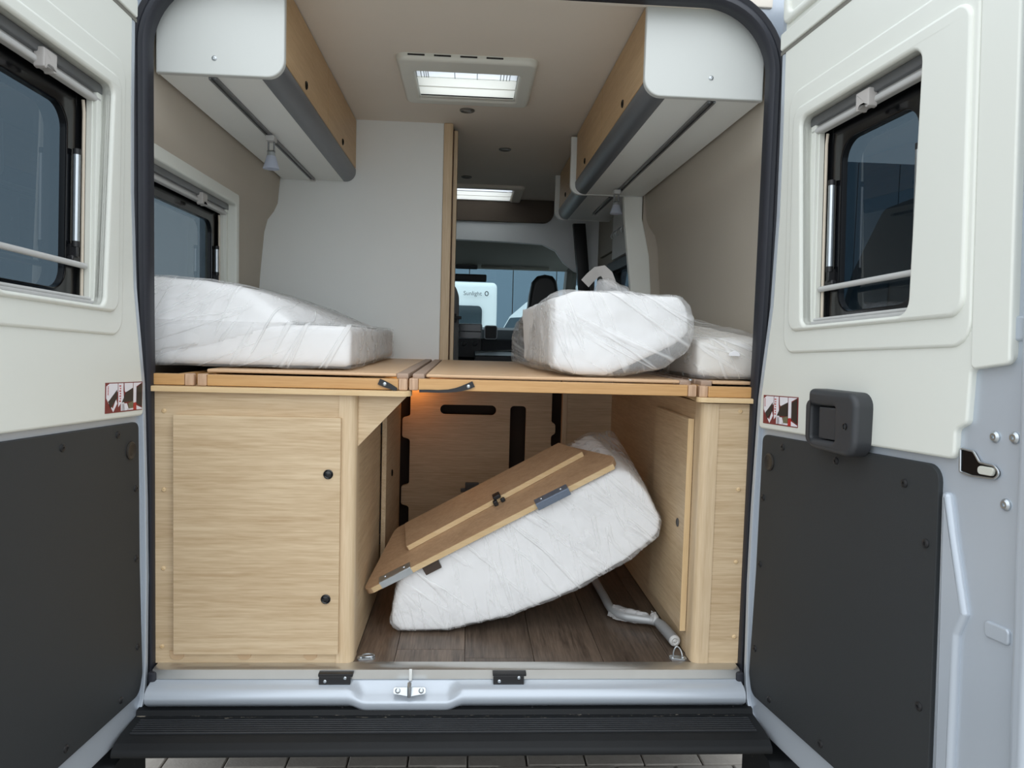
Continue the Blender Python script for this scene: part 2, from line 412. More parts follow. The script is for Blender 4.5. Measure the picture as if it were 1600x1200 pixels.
def text_mesh(name, body, size, mat, parent, fr, a, b, c, ext=.002):
    cu = bpy.data.curves.new('t', 'FONT'); cu.body = body; cu.size = size; cu.extrude = ext; cu.align_x = 'CENTER'
    t = bpy.data.objects.new('t', cu); COL.objects.link(t)
    dg = bpy.context.evaluated_depsgraph_get(); dg.update()
    me = bpy.data.meshes.new_from_object(t.evaluated_get(dg)); bpy.data.objects.remove(t)
    mb = MB(); mb.v = [tuple(fr(a+v.co.x, b+v.co.y, c+v.co.z)) for v in me.vertices]; mb.f = [tuple(p.vertices) for p in me.polygons]
    return mb.build(name, mat, parent, smooth=False)
exec_parts = []
# ================================================================== SETTING
# ---- outside ground
g = MB().box(-30, 30, -20, 60, -.75, -.572).build('ground', yard_m); tag(g, 'paved yard under the van', 'ground', kind='structure')
pm = None; k = 0
for j in range(16):
    for i in range(18):
        x = -1.75+i*.2+(.1 if j % 2 else 0); y = -.85+j*.105
        if pm is None:
            pm = MB().box(-.0975, .0975, -.05, .05, -.03, 0, .004, 1).build('paver', paver_m, g); pm.location = (x, y, -.55); pme = pm
        else:
            q = pm.copy(); COL.objects.link(q); q.location = (x, y, -.55+random.uniform(-.002, .002)); q.rotation_euler = (0, 0, random.uniform(-.006, .006))
# ---- floor
fl = MB().box(-.945, .945, .012, 4.55, -.055, -.006).build('floor', plain('floor_base', (70, 60, 52), .7)); tag(fl, 'dark wood-look vinyl floor of the van', 'floor', kind='structure')
xs = [-.268, -.16, .03, .22, .41, .60, .652]
for i in range(len(xs)-1):
    ys = [.014] + sorted(random.uniform(.2, 1.2) for _ in range(1)) + [1.328]
    if i == 1: ys = [.014, .115, 1.328]
    if i == 2: ys = [.014, .06, .9, 1.328]
    for a, b in zip(ys, ys[1:]):
        MB().box(xs[i]+.0007, xs[i+1]-.0007, a+.0007, b-.0007, -.006, 0, .0008, 1).build('plank', floor_m, fl)
# ---- ceiling with two roof openings
CZ = 1.79
q0, q1 = PZ(730, 106, CZ), PZ(730, 149, CZ)
sx0, sx1, sy0, sy1 = PZ(653, 125, CZ).x, PZ(807, 130, CZ).x, q0.y, q1.y
ox0, ox1, oy0, oy1 = -.238, .228, PZ(730, 86, CZ).y, PZ(730, 157, CZ).y
t0, t1 = PZ(760, 291, CZ).y, PZ(760, 311, CZ).y
tx0, tx1 = -.20, PZ(800, 300, CZ).x
ce = MB().plate(XY(CZ), [(-.95, .05), (.95, .05), (.95, 4.0), (-.95, 4.0)], 0, .07,
                holes=[rrect(sx0-.02, sx1+.02, sy0-.02, sy1+.02, .02), rrect(tx0, tx1, t0, t1, .02)]).build('ceiling', ceil_m)
tag(ce, 'beige fabric-lined van ceiling', 'ceiling', kind='structure')
# ---- side walls
WP = [(.885, -.05), (.885, 1.0), (.878, 1.12), (.862, 1.30), (.848, 1.355), (.822, 1.39), (.806, 1.425), (.797, 1.53), (.787, 1.80)]
def wall_poly(s, z0, z1):
    def at(z):
        for (xa, za), (xb, zb) in zip(WP, WP[1:]):
            if za <= z <= zb: return xa+(xb-xa)*(z-za)/(zb-za)
    inner = [(at(z0), z0)] + [p for p in WP if z0 < p[1] < z1] + [(at(z1), z1)]
    pts = inner + [(.95, z1), (.95, z0)]
    return [(s*x, z) for x, z in pts]
wl = MB()
WY0, WY1, WZ0, WZ1 = .14, .875, .94, 1.34
wl.profile(wall_poly(-1, -.05, 1.80), 'y', .05, WY0).profile(wall_poly(-1, -.05, 1.80), 'y', WY1, 1.33)
wl.profile(wall_poly(-1, -.05, WZ0), 'y', WY0, WY1).profile(wall_poly(-1, WZ1, 1.80), 'y', WY0, WY1)
tag(wl.build('wall_left', wall_m), 'taupe padded left side wall with a window', 'wall', kind='structure')
wr = MB(); wr.profile(wall_poly(1, -.05, 1.80), 'y', .05, 1.40)
wr.plate(XZ(1.402), [(.79, .0), (.95, .0), (.95, 1.79), (.79, 1.79)], -.05, 0)
wrt = wr.build('wall_right', wall_m); tag(wrt, 'taupe padded right side wall without window', 'wall', kind='structure')
# ---- partition (washroom wall) and its oak edge
pw = MB().plate(XZ(1.33), [(-.95, .74), (-.106, .74), (-.106, CZ), (-.95, CZ)], -.03, 0).build('wall_front', grey_white)
tag(pw, 'pale grey partition wall behind the left mattress', 'wall', kind='structure')
tr = thing('trim_1', (-.09, 1.33, .74), 'upright oak edging of the pale grey partition', 'trim', kind='structure')
MB().box(-.106, -.066, 1.318, 1.375, .745, CZ, .006).build('post', oak_z, tr)
MB().box(-.066, -.046, 1.36, 1.42, .745, CZ-.02, .003).build('door_edge', oak_z, tr)
MB().box(-.07, -.062, 1.345, 1.36, .745, CZ-.02).build('gap_shade_strip', plain('painted_gap_brown', (84, 60, 42), .7), tr)  # solid brown strip coloured as the shade inside the edging groove
tag(MB().box(-.95, .66, 1.43, 1.45, -.006, .70).build('wall_void_shade', plain('painted_void_brown', (58, 44, 34), .8)), 'added dark sheet painted as the unlit void behind the slotted bulkhead', 'wall', kind='structure')  # added dark sheet, its brown stands for the unlit void past the slots
bw = MB().box(-.95, -.075, 1.375, 2.45, .74, CZ).build('wall_inner', grey_white); tag(bw, 'corridor side of the washroom behind the oak edge', 'wall', kind='structure')
# ---- rear body frame around the opening
bf = MB(); ring = rpoly([(-.802, -.085), (-.802, 1.765), (.802, 1.765), (.802, -.085)], [0, .195, .195, 0], 10)
outl = rpoly([(1.0, -.085), (1.0, 1.93), (-1.0, 1.93), (-1.0, -.085)], [0, .12, .12, 0], 8)
bf.plate(XZ(.028), ring+outl, -.02, 0, .006)
bfo = bf.build('trim_2', silver); tag(bfo, 'silver painted body frame around the rear door opening', 'body frame', kind='structure')
MB().box(-.79, .79, .02, .06, 1.753, 1.80, .004).build('header_lining', ceil_m, bfo)
mb = MB()
mb.plate(YZ(-.95, -1), [(.05, -.30), (3.0, -.30), (3.0, 1.88), (.05, 1.88)], 0, .05, holes=[rrect(.09, .96, .88, 1.40, .05)])
mb.plate(YZ(.95, 1), [(.05, -.30), (3.0, -.30), (3.0, 1.88), (.05, 1.88)], 0, .05, holes=[rrect(1.58, 2.60, .76, 1.36, .05)])
mb.build('side_skin', silver, bfo)
# ---- black rubber seal (sides and top)
zs = [-.05, .2, .45, .6, .75, .9, 1.05, 1.3]
core = rpoly([(-.797, 1.3), (-.797, 1.762), (.797, 1.762), (.797, 1.3)], [0, .19, .19, 0], 14)
path = [(-.797, z) for z in zs[:-1]] + core + [(.797, z) for z in reversed(zs[:-1])]
rg = []
for i, p in enumerate(path):
    a = V(path[max(i-1, 0)]); b = V(path[min(i+1, len(path)-1)]); t = (b-a).normalized(); nrm = V((t.y, -t.x))
    k = min(1, max(0, (p[1]-.45)/.6)); k = .42+.58*k*k*(3-2*k)          # the lip tucks behind the door edge lower down
    sh_ = .018*(1-k)
    rg.append(((p[0]+nrm.x*sh_, .026*(1-k), p[1]+nrm.y*sh_), (nrm.x*k, 0, nrm.y*k), (0, 1-.55*(1-k), 0)))
prof = [(-.028, .027), (-.03, .0), (-.022, -.012), (-.012, -.006), (-.004, -.014), (.008, -.018), (.015, -.012), (.018, .0), (.016, .027)]
se = MB().sweep(rg, prof, False).build('trim_3', rubber); tag(se, 'black rubber seal running around the door opening', 'door seal', kind='structure')
for s in (-1, 1): MB().box(s*.762, s*.782, -.022, .024, -.058, -.004, .006).build('seal_end', rubber, se)
# ---- sill: aluminium strip, painted sill, striker recess
sa = MB().profile([(.03, 0.0), (.03, .003), (-.004, .003), (-.012, .0), (-.014, -.024), (-.010, -.024), (-.009, -.004)], 'x', -.772, .772).build('trim_4', alu)
tag(sa, 'brushed aluminium strip along the rear floor edge', 'sill strip', kind='structure')
SX0, SX1 = PY(565, 1080, -.03).x, PY(705, 1080, -.03).x
def sill_section(x):
    a = 0
    for (p, q_) in ((SX0, SX0+.04),): a = min(1, max(0, (x-SX0+.035)/.05))
    b = min(1, max(0, (SX1+.035-x)/.05)); t = min(a, b); t = t*t*(3-2*t)
    return [(-.008, -.024), (-.016-.0*t, -.026-.006*t), (-.028+.004*t, -.03-.012*t), (-.045+.006*t, -.034-.02*t), (-.056, -.042-.02*t), (-.060, -.054-.014*t), (-.058, -.066-.016*t), (-.050, -.075-.017*t), (-.03, -.09), (0, -.09)]
xsl = [-.774, SX0-.05] + [SX0-.04+i*.008 for i in range(12)] + [SX1-.05+i*.008 for i in range(12)] + [SX1+.05, .774]
mb = MB(); n = 10
mb.v = [(x, p[0], p[1]) for x in xsl for p in sill_section(x)]
for i in range(len(xsl)-1):
    for j in range(n): mb.f.append((i*n+j, i*n+(j+1) % n, (i+1)*n+(j+1) % n, (i+1)*n+j))
mb.f += [tuple(range(n)), tuple((len(xsl)-1)*n+j for j in reversed(range(n)))]
si = mb.build('trim_5', silver, ang=60); tag(si, 'silver painted rear sill below the aluminium strip', 'sill', kind='structure')

# ---- striker and brackets on the sill
st = thing('lock_striker', PY(640, 1084, -.05), 'zinc lock striker plate with upright pin in the middle of the sill', 'striker')
c = PY(640, 1080, -.052)
MB().plate(Frame(c, (1, 0, 0), (0, .35, .94), (0, -.94, .35)), rpoly([(-.042, -.006), (0, -.013), (.042, -.006), (.042, .010), (-.042, .010)], .006), -.008, .004, .001).build('plate', steel, st)
for s in (-1, 1): screw(c+V((s*.03, -.004, .003)), (0, -.94, .35), .007, steel, st)
MB().tube([c+V((0, -.006, -.010)), c+V((0, -.016, -.006)), c+V((0, -.018, .02)), c+V((0, -.006, .024))], .005, 10).build('pin', steel, st)
tg = MB().box(*[PY(639, 1056, -.016).x, PY(644, 1046, -.016).x], -.0175, -.0145, -.028, .004, .0008, 1).build('tape_tab', plain('white_tape', (225, 226, 222), .6))
tag(tg, 'small white tape tab on the aluminium strip above the striker', 'tape')
for i, (a, b) in enumerate((((497, 1053), (551, 1070)), ((770, 1052), (822, 1070)))):
    p0, p1 = PY(a[0], a[1], -.03), PY(b[0], b[1], -.03)
    h = thing('sill_bracket', ((p0.x+p1.x)/2, -.03, p1.z), ['black bracket on the sill below the left cabinet corner', 'black bracket on the sill right of the striker'][i], 'bracket', 'black sill brackets')
    MB().box(p0.x, p1.x, -.031, -.008, p0.z-.008, p0.z, .0015).box(p0.x+.002, p1.x-.006, -.032, -.02, p1.z, p0.z-.006, .002).build('bracket_body', blk, h)
    for sx, sz in ((.2, .35), (.78, .65)): screw(V((p0.x+(p1.x-p0.x)*sx, -.032, p1.z+(p0.z-p1.z)*sz)), (0, -1, 0), .0045, steel, h)
rib_m = plain('rib_plastic', (44, 46, 49), .42, bump=.1, bscale=500, var=.2, vscale=40)  # lighter and glossier than the bumper body so the ribs stand out
def add_dirt(m):
    nt = m.node_tree; b = nt.nodes['Principled BSDF']; src = b.inputs['Base Color'].links[0].from_socket
    tc = N(nt, 'ShaderNodeTexCoord'); mp = N(nt, 'ShaderNodeMapping'); mp.inputs['Scale'].default_value = (38, 130, 130)
    nt.links.new(tc.outputs['Object'], mp.inputs['Vector'])
    nz = N(nt, 'ShaderNodeTexNoise', Scale=1.0, Detail=4.0, Roughness=.7); nt.links.new(mp.outputs[0], nz.inputs['Vector'])
    r = N(nt, 'ShaderNodeMapRange'); r.inputs['From Min'].default_value = .60; r.inputs['From Max'].default_value = .70; nt.links.new(nz.outputs['Fac'], r.inputs['Value'])
    sp = N(nt, 'ShaderNodeSeparateXYZ'); nt.links.new(tc.outputs['Object'], sp.inputs[0])
    g1 = N(nt, 'ShaderNodeMath', operation='GREATER_THAN'); g1.inputs[1].default_value = .022; nt.links.new(sp.outputs['Y'], g1.inputs[0])
    g2 = N(nt, 'ShaderNodeMath', operation='LESS_THAN'); g2.inputs[1].default_value = .043; nt.links.new(sp.outputs['Y'], g2.inputs[0])
    a = N(nt, 'ShaderNodeMath', operation='MULTIPLY'); nt.links.new(g1.outputs[0], a.inputs[0]); nt.links.new(g2.outputs[0], a.inputs[1])
    c = N(nt, 'ShaderNodeMath', operation='MULTIPLY'); nt.links.new(a.outputs[0], c.inputs[0]); nt.links.new(r.outputs[0], c.inputs[1])
    mx = N(nt, 'ShaderNodeMix', data_type='RGBA'); mx.inputs['B'].default_value = lin((150, 142, 128))
    nt.links.new(c.outputs[0], mx.inputs['Factor']); nt.links.new(src, mx.inputs['A']); nt.links.new(mx.outputs['Result'], b.inputs['Base Color'])
add_dirt(bump_m)
# ---- bumper step with ribs
bp = thing('rear_bumper', (0, -.1, -.2), 'dark grey plastic rear bumper step with ribbed top', 'bumper')
pr = rpoly([(-.01, -.178), (-.02, -.086), (-.052, -.087), (-.056, -.099), (-.135, -.102), (-.168, -.107), (-.186, -.118), (-.189, -.134), (-.10, -.162), (-.02, -.178)], [0, .003, .004, .004, .0, .01, .012, .010, .02, 0], 4)
MB().profile(pr, 'x', -.796, .796).build('bumper_body', bump_m, bp)
pr2 = rpoly([(-.0, -.30), (-.0, -.158), (-.165, -.163), (-.187, -.18), (-.187, -.26), (-.10, -.30)], [0, .003, .015, .015, .012, 0], 4)
for sx in (-1, 1): MB().profile(pr2, 'x', min(sx*.796, sx*1.02), max(sx*.796, sx*1.02)).build('bumper_corner', bump_m, bp)
for i in range(7):
    y = -.080-i*.0092
    MB().box(-.775, .775, y-.0024, y+.0024, -.11, -.0962-.0004*i, .0016, 2).build('rib', rib_m, bp)
for xx in (533, 833, 1150):
    q = PY(xx, 1101, -.06); screw(V((q.x, -.04, -.0866)), (0, 0, 1), .004, blk, bp)

# ================================================================== REAR DOORS
def fit_window(fr, a0, a1, b0, b1, par, glass_mat, bar=True, latch_at=.5, stays=(0, 1), cut=None):
    """roller-blind cassette, black gasket, tinted pane, bar and gas stays seen inside a window opening; c<0 is outwards"""
    wf = MB()
    for s, e in ((a0, 1), (a1, -1)):
        wf.box(s, s+e*.020, b0, b1, -.034, -.014, .003, 2, fr)
        wf.box(s+e*.020, s+e*.024, b0, b1, -.036, -.022, .001, 1, fr)
    wfo = wf.build('blind_guide', trim_m, par)
    bd = MB()
    for s, e in ((a0+.031, 1), (a1-.031, -1)): bd.tube([fr(s, b0+.01, -.036), fr(s, b1-.07, -.036), fr(s+e*.004, b1-.045, -.036)], .0035, 8)
    bd.build('bead', bead_m, par)
    tr_ = MB()
    tr_.box(a0, a1, b1-.022, b1, -.036, -.012, .003, 2, fr)
    tr_.build('blind_cassette', rail_grey, par)
    tl = MB(); tl.box(a0, a1, b1-.042, b1-.028, -.034, -.014, .005, 3, fr).box(a0, a1, b1-.030, b1-.022, -.034, -.022, 0, 1, fr)
    tl.build('blind_rail', lgrey, par)
    la = a0+(a1-a0)*latch_at
    MB().plate(fr, rpoly([(la-.022, b1-.012), (la+.022, b1-.012), (la+.022, b1-.05), (la+.012, b1-.052), (la+.006, b1-.044), (la-.006, b1-.044), (la-.012, b1-.052), (la-.022, b1-.05)], .003, 3), -.02, 0, .004).build('blind_grip', plain('grip_grey', (182, 178, 174), .5), par)
    bo = MB(); bo.box(a0, a1, b0, b0+.010, -.034, -.012, .003, 2, fr).box(a0+.0, a1, b0+.010, b0+.018, -.034, -.020, .004, 3, fr)
    bo.build('bottom_rail', lgrey, par)
    ga = MB().plate(fr, [(a0-.012, b0-.012), (a1+.012, b0-.012), (a1+.012, b1+.012), (a0-.012, b1+.012)], -.062, -.046, .004,
                    holes=[rrect(a0+.075, a1-.075, b0+.03, b1-.075, .045, 8)])
    ga.build('gasket', blk_gloss, par)
    MB().plate(fr, rrect(a0-.012, a1+.012, b0-.012, b1+.012, .02), -.078, -.072).build('pane', glass_mat, par)
    if bar: MB().tube([fr(a0+.03, b0+.085, -.03), fr(a1-.03, b0+.085, -.03)], .0065, 12).build('bar', lgrey, par)
    for k in stays:
        a = a0+.056 if k == 0 else a1-.056
        s = MB().tube([fr(a, b0+.135, -.036), fr(a, b1-.17, -.036)], .0075, 12).build('gas_stay', steel, par)
        MB().cyl(fr(a, b1-.17, -.036), fr.ey, .008, .012, 12).cyl(fr(a, b0+.123, -.036), fr.ey, .008, .012, 12).box(a-.005, a+.005, b0+.10, b0+.13, -.05, -.03, .002, 1, fr).box(a-.016, a+.012, b0+.088, b0+.104, -.05, -.034, .003, 1, fr).build('stay_fitting', blk, s)
def sticker(fr, a0, a1, b0, b1, par):
    """printed warning pictogram: maroon ground, white and black shapes; a0 is the left edge as read"""
    A = lambda t: a0+(a1-a0)*t
    B = lambda t: b1-(b1-b0)*t
    sp = MB().plate(fr, [(a0, b0), (a1, b0), (a1, b1), (a0, b1)], 0, .0009).build('sticker', s_maroon, par)
    def P(lst, c): 
        m_ = MB()
        for poly in lst: m_.plate(fr, [(A(x), B(y)) for x, y in poly], 0, c)
        return m_
    e = .014
    P([[(.02, .12), (.10, .03), (.31, .03), (.31, .30), (.06, .62), (.02, .5)], [(.06, .62), (.2, .97), (.3, .7), (.27, .55), (.19, .86)],
       [(.33, .03), (.46, .03), (.46, .3), (.50, .96), (.40, .96), (.40, .7), (.33, .82)], [(.49, .03), (.72, .03), (.72, .22), (.52, .34), (.5, .3)],
       [(.42, .72), (.56, .72), (.62, .96), (.42, .96)], [(.74, .03), (.98, .03), (.82, .16), (.82, .72), (.74, .72)], [(.8, .8), (.99, .93), (.99, .97), (.8, .97)], [(.57, .9), (.76, .9), (.76, .96), (.57, .96)]], .0013).build('white_print', s_white, sp)
    P([[(.07, .62), (.29, .24), (.29, .52), (.13, .84)], [(.42, .68), (.53, .34), (.72, .2), (.73, .66)], [(.83, .2), (.975, .06), (.985, .88), (.83, .75)]], .0017).build('black_print', s_black, sp)
    P([[(.59, .72), (.73, .66), (.73, .9), (.61, .9)]], .002).build('olive_print', s_olive, sp)
    rd = [[(.74, .75), (.80, .70), (.82, .76), (.82, .97), (.74, .97)]]
    for i in range(6): rd.append([(.05, .12+i*.05), (.07, .12+i*.05), (.07, .145+i*.05), (.05, .145+i*.05)])
    for i in range(7): rd.append([(.35+.015*(i % 2), .1+i*.085), (.39, .1+i*.085), (.39, .14+i*.085), (.35+.015*(i % 2), .14+i*.085)])
    P(rd, .002).build('red_print', s_red, sp)
HE = [(-.06, -.125), (-.057, .24), (-.045, .45), (-.02, .738), (.03, .974), (.050, 1.2), (.056, 1.4), (.06, 1.78)]
def he(h):
    for (a, x), (b, y) in zip(HE, HE[1:]):
        if x <= h <= y: return a+(b-a)*(h-x)/(y-x)
    return HE[-1][0]
def rear_door(name, vp, px0, side, label):
    P0 = PY(px0, 600, -.03)
    u = -ray(*vp).normalized(); v = V((0, 0, 1))-u*u.z; v.normalize()
    w_ = u.cross(v)
    if w_.x*side > 0: w_ = -w_
    O = P0 - P0.z*v
    fr = Frame(O, u, v, w_)
    d = thing(name, fr(0, 0, 0), label, 'door', kind='structure')
    WO = rpoly([(.196, .917), (.556, .917), (.574, 1.408), (.172, 1.408)], [.02, .03, .03, .02], 5)
    wa0, wa1, wb0, wb1 = .176, .572, .917, 1.408
    hp = [(he(h), h) for h in (-.125, .0, .24, .45, .6, .738, .86, .974, 1.08, 1.2, 1.4, 1.78)]
    # painted shell with stepped flange
    sh = MB().plate(fr, [(-.005, -.132), (-.035, -.11), (-.054, -.07), (-.059, -.03)] + hp[1:] + [(.835, 1.78), (.835, -.132)], -.10, -.012, .008, holes=[rrect(wa0-.014, wa1+.014, wb0-.014, wb1+.014, .02)])
    sh.plate(fr, rpoly([(.637, -.12), (.676, -.12), (.684, .36), (.702, .40), (.672, .52), (.655, .60), (.637, .60)], .008, 4), -.014, -.001, .010, seg=4)
    sh.plate(fr, rrect(.80, .834, -.12, 1.7, .012), -.014, .006, .012, seg=4)
    sh.plate(fr, rrect(.735, .785, .378, .405, .008), -.014, -.007, .004, seg=3)
    sh.plate(fr, rrect(.735, .80, .86, .90, .01), -.014, -.006, .005, seg=3)
    fl_ = [(-.012, -.118), (-.035, -.10), (-.052, -.07), (-.058, -.03)] + hp[1:]
    sh.plate(fr, fl_ + [(a+.015, h) for a, h in reversed(fl_)], -.014, -.001, .003)
    sh.build('shell', silver, d)
    MB().plate(fr, [(.005, -.152), (-.03, -.13), (-.044, -.07)] + [(a+.012, h) for a, h in hp[1:]] + [(.84, 1.78), (.84, -.152)], -.075, -.05, .004, holes=[rrect(wa0-.03, wa1+.03, wb0-.03, wb1+.03, .02)]).build('edge_seal', rubber, d)
    # lower board
    lo = [(.006, .645), (-.012, .28), (-.035, .0), (-.02, -.05), (.626, -.05), (.632, .645)]
    bd = MB().plate(fr, rpoly(lo, [.02, 0, .03, .03, .02, .03], 6), -.014, -.003, .003).build('lower_board', dark_board, d)
    for a, h in ((.328, .615), (.108, .622), (.018, .481), (.010, .305), (-.006, .077), (.074, -.022), (.30, -.022), (.545, .60), (.605, .50), (.600, .20), (.56, -.015)):
        screw(fr(a, h, -.003), w_, .0085, blk, bd, h=.004)
    MB().lathe(fr(.047, .578, -.003), w_, [(0, .022), (.003, .022), (.005, .019), (.003, .015), (.001, .012), (.001, 0)], 20).build('grommet', plain('brown_black_rubber', (44, 40, 36), .4), bd)
    # ivory trim
    tp = [(he(h)+.016, h) for h in (.66, .738, .86, .974, 1.08, 1.2, 1.4, 1.78)] + [(.778, 1.78), (.781, .90), (.781, .824), (.700, .815), (.694, .724), (.670, .712), (.668, .66)]
    tr_ = MB().plate(fr, rpoly(tp, [.012]+[0]*8+[0, .02, .008, .012, .012, .014], 5), -.014, 0, .005, holes=[WO], seg=3)
    tr_.plate(fr, rrect(.107, .702, .853, 1.487, .045, 8), -.004, .005, .006, holes=[WO], seg=3)
    tr_.plate(fr, rrect(.136, .690, .905, 1.440, .035, 8), .0, .012, .007, holes=[WO], seg=3)
    tr_.plate(fr, rrect(.058, .76, 1.612, 1.655, .006), -.004, .005, .004, seg=3)
    tr_.plate(fr, rrect(.075, .74, 1.668, 1.79, .02), -.004, .010, .008, holes=[rrect(.10, .71, 1.69, 1.785, .02)], seg=3)
    tr_.plate(fr, rpoly([(.702, .815), (.781, .824), (.781, 1.78), (.702, 1.78)], [.01]*4), -.004, .004, .004, seg=3)
    # reveal of the window recess
    rv = [fr(a, b, c) for c in (.004, -.05) for a, b in WO]; nW = len(WO)
    tr_.add(rv, [(i, (i+1) % nW, nW+(i+1) % nW, nW+i) for i in range(nW)])
    tr_.build('trim_panel', trim_m, d)
    MB().plate(fr, rrect(.055, .76, 1.603, 1.612, .002), -.002, .0008).build('groove_shade_strip', plain('painted_groove_shade', (120, 118, 110), .8), d)  # flat darker strip, the shade of a trim groove put into its colour
    fit_window(fr, wa0, wa1, wb0, wb1, d, glass_dark, latch_at=.53, stays=(0, 1))
    if side < 0: sticker(fr, .172, .0, .675, .745, d)
    else: sticker(fr, .014, .178, .675, .748, d)
    return d, fr, w_
d1, fr1, w1 = rear_door('door_1', (780, 575), 222, -1, 'open left rear door, ivory trim with window above black board')
d2, fr2, w2 = rear_door('door_2', (607, 575), 1190, 1, 'open right rear door, ivory trim with window and black pull handle')
# handle on the right door
hd = MB().plate(fr2, rpoly([(.276, .640), (.448, .633), (.453, .766), (.280, .772)], [.03, .035, .03, .012], 6), 0, .040, .012, seg=4,
                holes=[rrect(.288, .378, .662, .735, .006)]).build('pull_handle', charcoal, d2)
MB().plate(fr2, rrect(.286, .380, .660, .737, .004), .0, .014).build('grip_recess', blk, hd)
MB().plate(fr2, rrect(.316, .378, .664, .733, .004), .010, .034, .004).build('grip_flap', charcoal, hd)
MB().lathe(fr2(.420, .697, .040), w2, [(-.002, .0075), (.0015, .0075), (.002, .006), (-.001, .005), (-.001, 0)], 16).build('lock_hole', blk_gloss, hd)
# latch cut-out on the door edge
lt = MB().plate(fr2, rpoly([(.674, .640), (.70, .636), (.746, .638), (.758, .648), (.746, .659), (.716, .661), (.702, .678), (.674, .680)], [.003, .003, .01, .01, .01, .008, .008, .003], 5), -.012, -.009).build('latch_opening', blk_gloss, d2)
MB().plate(fr2, rpoly([(.715, .642), (.745, .642), (.750, .656), (.715, .656)], .006, 5), -.009, -.004, .002).build('latch_bolt', plain('pale_bolt', (200, 200, 190), .4), lt)
MB().tube([fr2(*p, -.008) for p in rpoly([(.674, .640), (.70, .636), (.746, .638), (.758, .648), (.746, .659), (.716, .661), (.702, .678), (.674, .680)], [.003, .003, .01, .01, .01, .008, .008, .003], 5)], .002, 6, True).build('latch_rim', steel, lt)
for a, h in ((.743, .706), (.781, .708), (.768, .60)): screw(fr2(a, h, -.012), w2, .010, steel, d2, 'bolt', h=.006)
# ---- side window on the left wall
WX = -.850
w1o = thing('window_1', (WX, .5, .93), 'side window with tinted pane in the left wall behind the mattress', 'window', kind='structure')
frw = YZ(WX, 1)
pr_ = PX(372, 303, WX+.01)
wy1 = pr_.y; wz1 = pr_.z
fm = MB().plate(frw, rrect(WY0-.03, wy1, WZ0-.03, wz1, .02, 6), -.03, .016, .006, seg=3, holes=[rrect(WY0+.005, wy1-.035, WZ0+.01, wz1-.045, .012)])
fm.build('window_frame', trim_m, w1o)
fit_window(frw, WY0+.005, wy1-.035, WZ0+.01, wz1-.045, w1o, glass_side, bar=False, latch_at=.62, stays=(1,))
# ================================================================== ROOF THINGS
screen_m = plain('screen_grey', (150, 155, 160), .7)
def skylight(x0, x1, y0, y1, X0, X1, Y0, Y1, label, detail=True):
    sk = thing('roof_hatch', ((x0+x1)/2, (y0+y1)/2, CZ), label, 'roof hatch', 'roof hatches')
    fr = XY(CZ, -1)
    MB().plate(fr, rrect(X0, X1, Y0, Y1, .035, 8), -.004, .022, .014, seg=4, holes=[rrect(x0, x1, y0, y1, .012)]).build('hatch_frame', trim_m if detail else ceil_m, sk)
    sh = MB()
    o = rrect(x0, x1, y0, y1, .012); n = len(o)
    sh.add([(a, b, CZ-.01) for a, b in o]+[(a, b, CZ+.09) for a, b in o], [(i, (i+1) % n, n+(i+1) % n, n+i) for i in range(n)])
    sh.build('hatch_shaft', trim_m, sk)
    ym = y0+(y1-y0)*.27; yn = y0+(y1-y0)*.58; zb = CZ-.012
    MB().box(x0+.002, x1-.002, y0+.002, ym, zb+.004, zb+.005).build('fly_screen', screen_sheet, sk)
    MB().box(x0+.002, x1-.002, ym, yn-.003, zb, zb+.0012).build('blind', blind_m, sk)
    MB().box(x0+.002, x1-.002, yn+.001, y1-.034, zb-.001, zb+.0002).build('blind', blind_m, sk)
    MB().box(x0+.001, x1-.001, yn-.003, yn+.001, zb-.003, zb+.002, .001).build('blind_fold', blind_m, sk)
    MB().box(x0+.004, x1-.004, y1-.034, y1-.026, zb-.003, zb+.003, .001).build('blind_bar', blk, sk)
    MB().box(x0, x1, y1-.026, y1-.002, zb-.006, zb+.004, .003).build('grip_rail', trim_m, sk)
    MB().plate(XY(CZ+.10), rrect(x0-.05, x1+.05, y0-.05, y1+.05, .05), 0, .006).build('dome', dome_m, sk)
    if detail:
        gr = MB()
        for i in range(4):
            a = X0+.04+i*.085; MB().box(a, a+.055, Y0-.0012, Y0+.003, CZ-.009, CZ-.004).build('vent_slot', blk, sk)
        mk = MB()
        for a in (.05, .08, .1, .12, .38, .60, .83, .86, .89, .92): 
            x = x0+(x1-x0)*a; MB().box(x-.0012, x+.0012, y0+.012, ym-.002, zb-.001, zb+.001).build('fly_screen_pleat', screen_m, sk)
    return sk
skylight(sx0, sx1, sy0, sy1, ox0, ox1, oy0, oy1, 'large open roof hatch with white blind above the bed')
skylight(tx0, tx1, t0, t1, tx0-.03, tx1+.07, t0-.05, t1+.04, 'smaller-looking far roof hatch near the driving cab', False)
for i, (x, y) in enumerate(((730, 172), (789, 233), (729, 276))):
    q = PZ(x, y, CZ)
    s = thing('ceiling_spotlight', q, ['recessed ceiling spotlight just behind the large roof hatch', 'recessed ceiling spotlight in the corridor beside the right locker end', 'faint recessed ceiling spotlight in front of the far roof hatch'][i], 'spotlight', 'recessed ceiling spotlights')
    MB().lathe(q, (0, 0, -1), [(0, .030), (.004, .030), (.006, .026), (.004, .021), (.001, .019)], 24).build('bezel', plain('dull_nickel', (130, 128, 124), .4, .6), s)
    MB().lathe(q, (0, 0, -1), [(.001, .0195), (.0025, .012), (.003, 0)], 20).build('lens', plain('spot_lens', (150, 146, 140), .2), s)
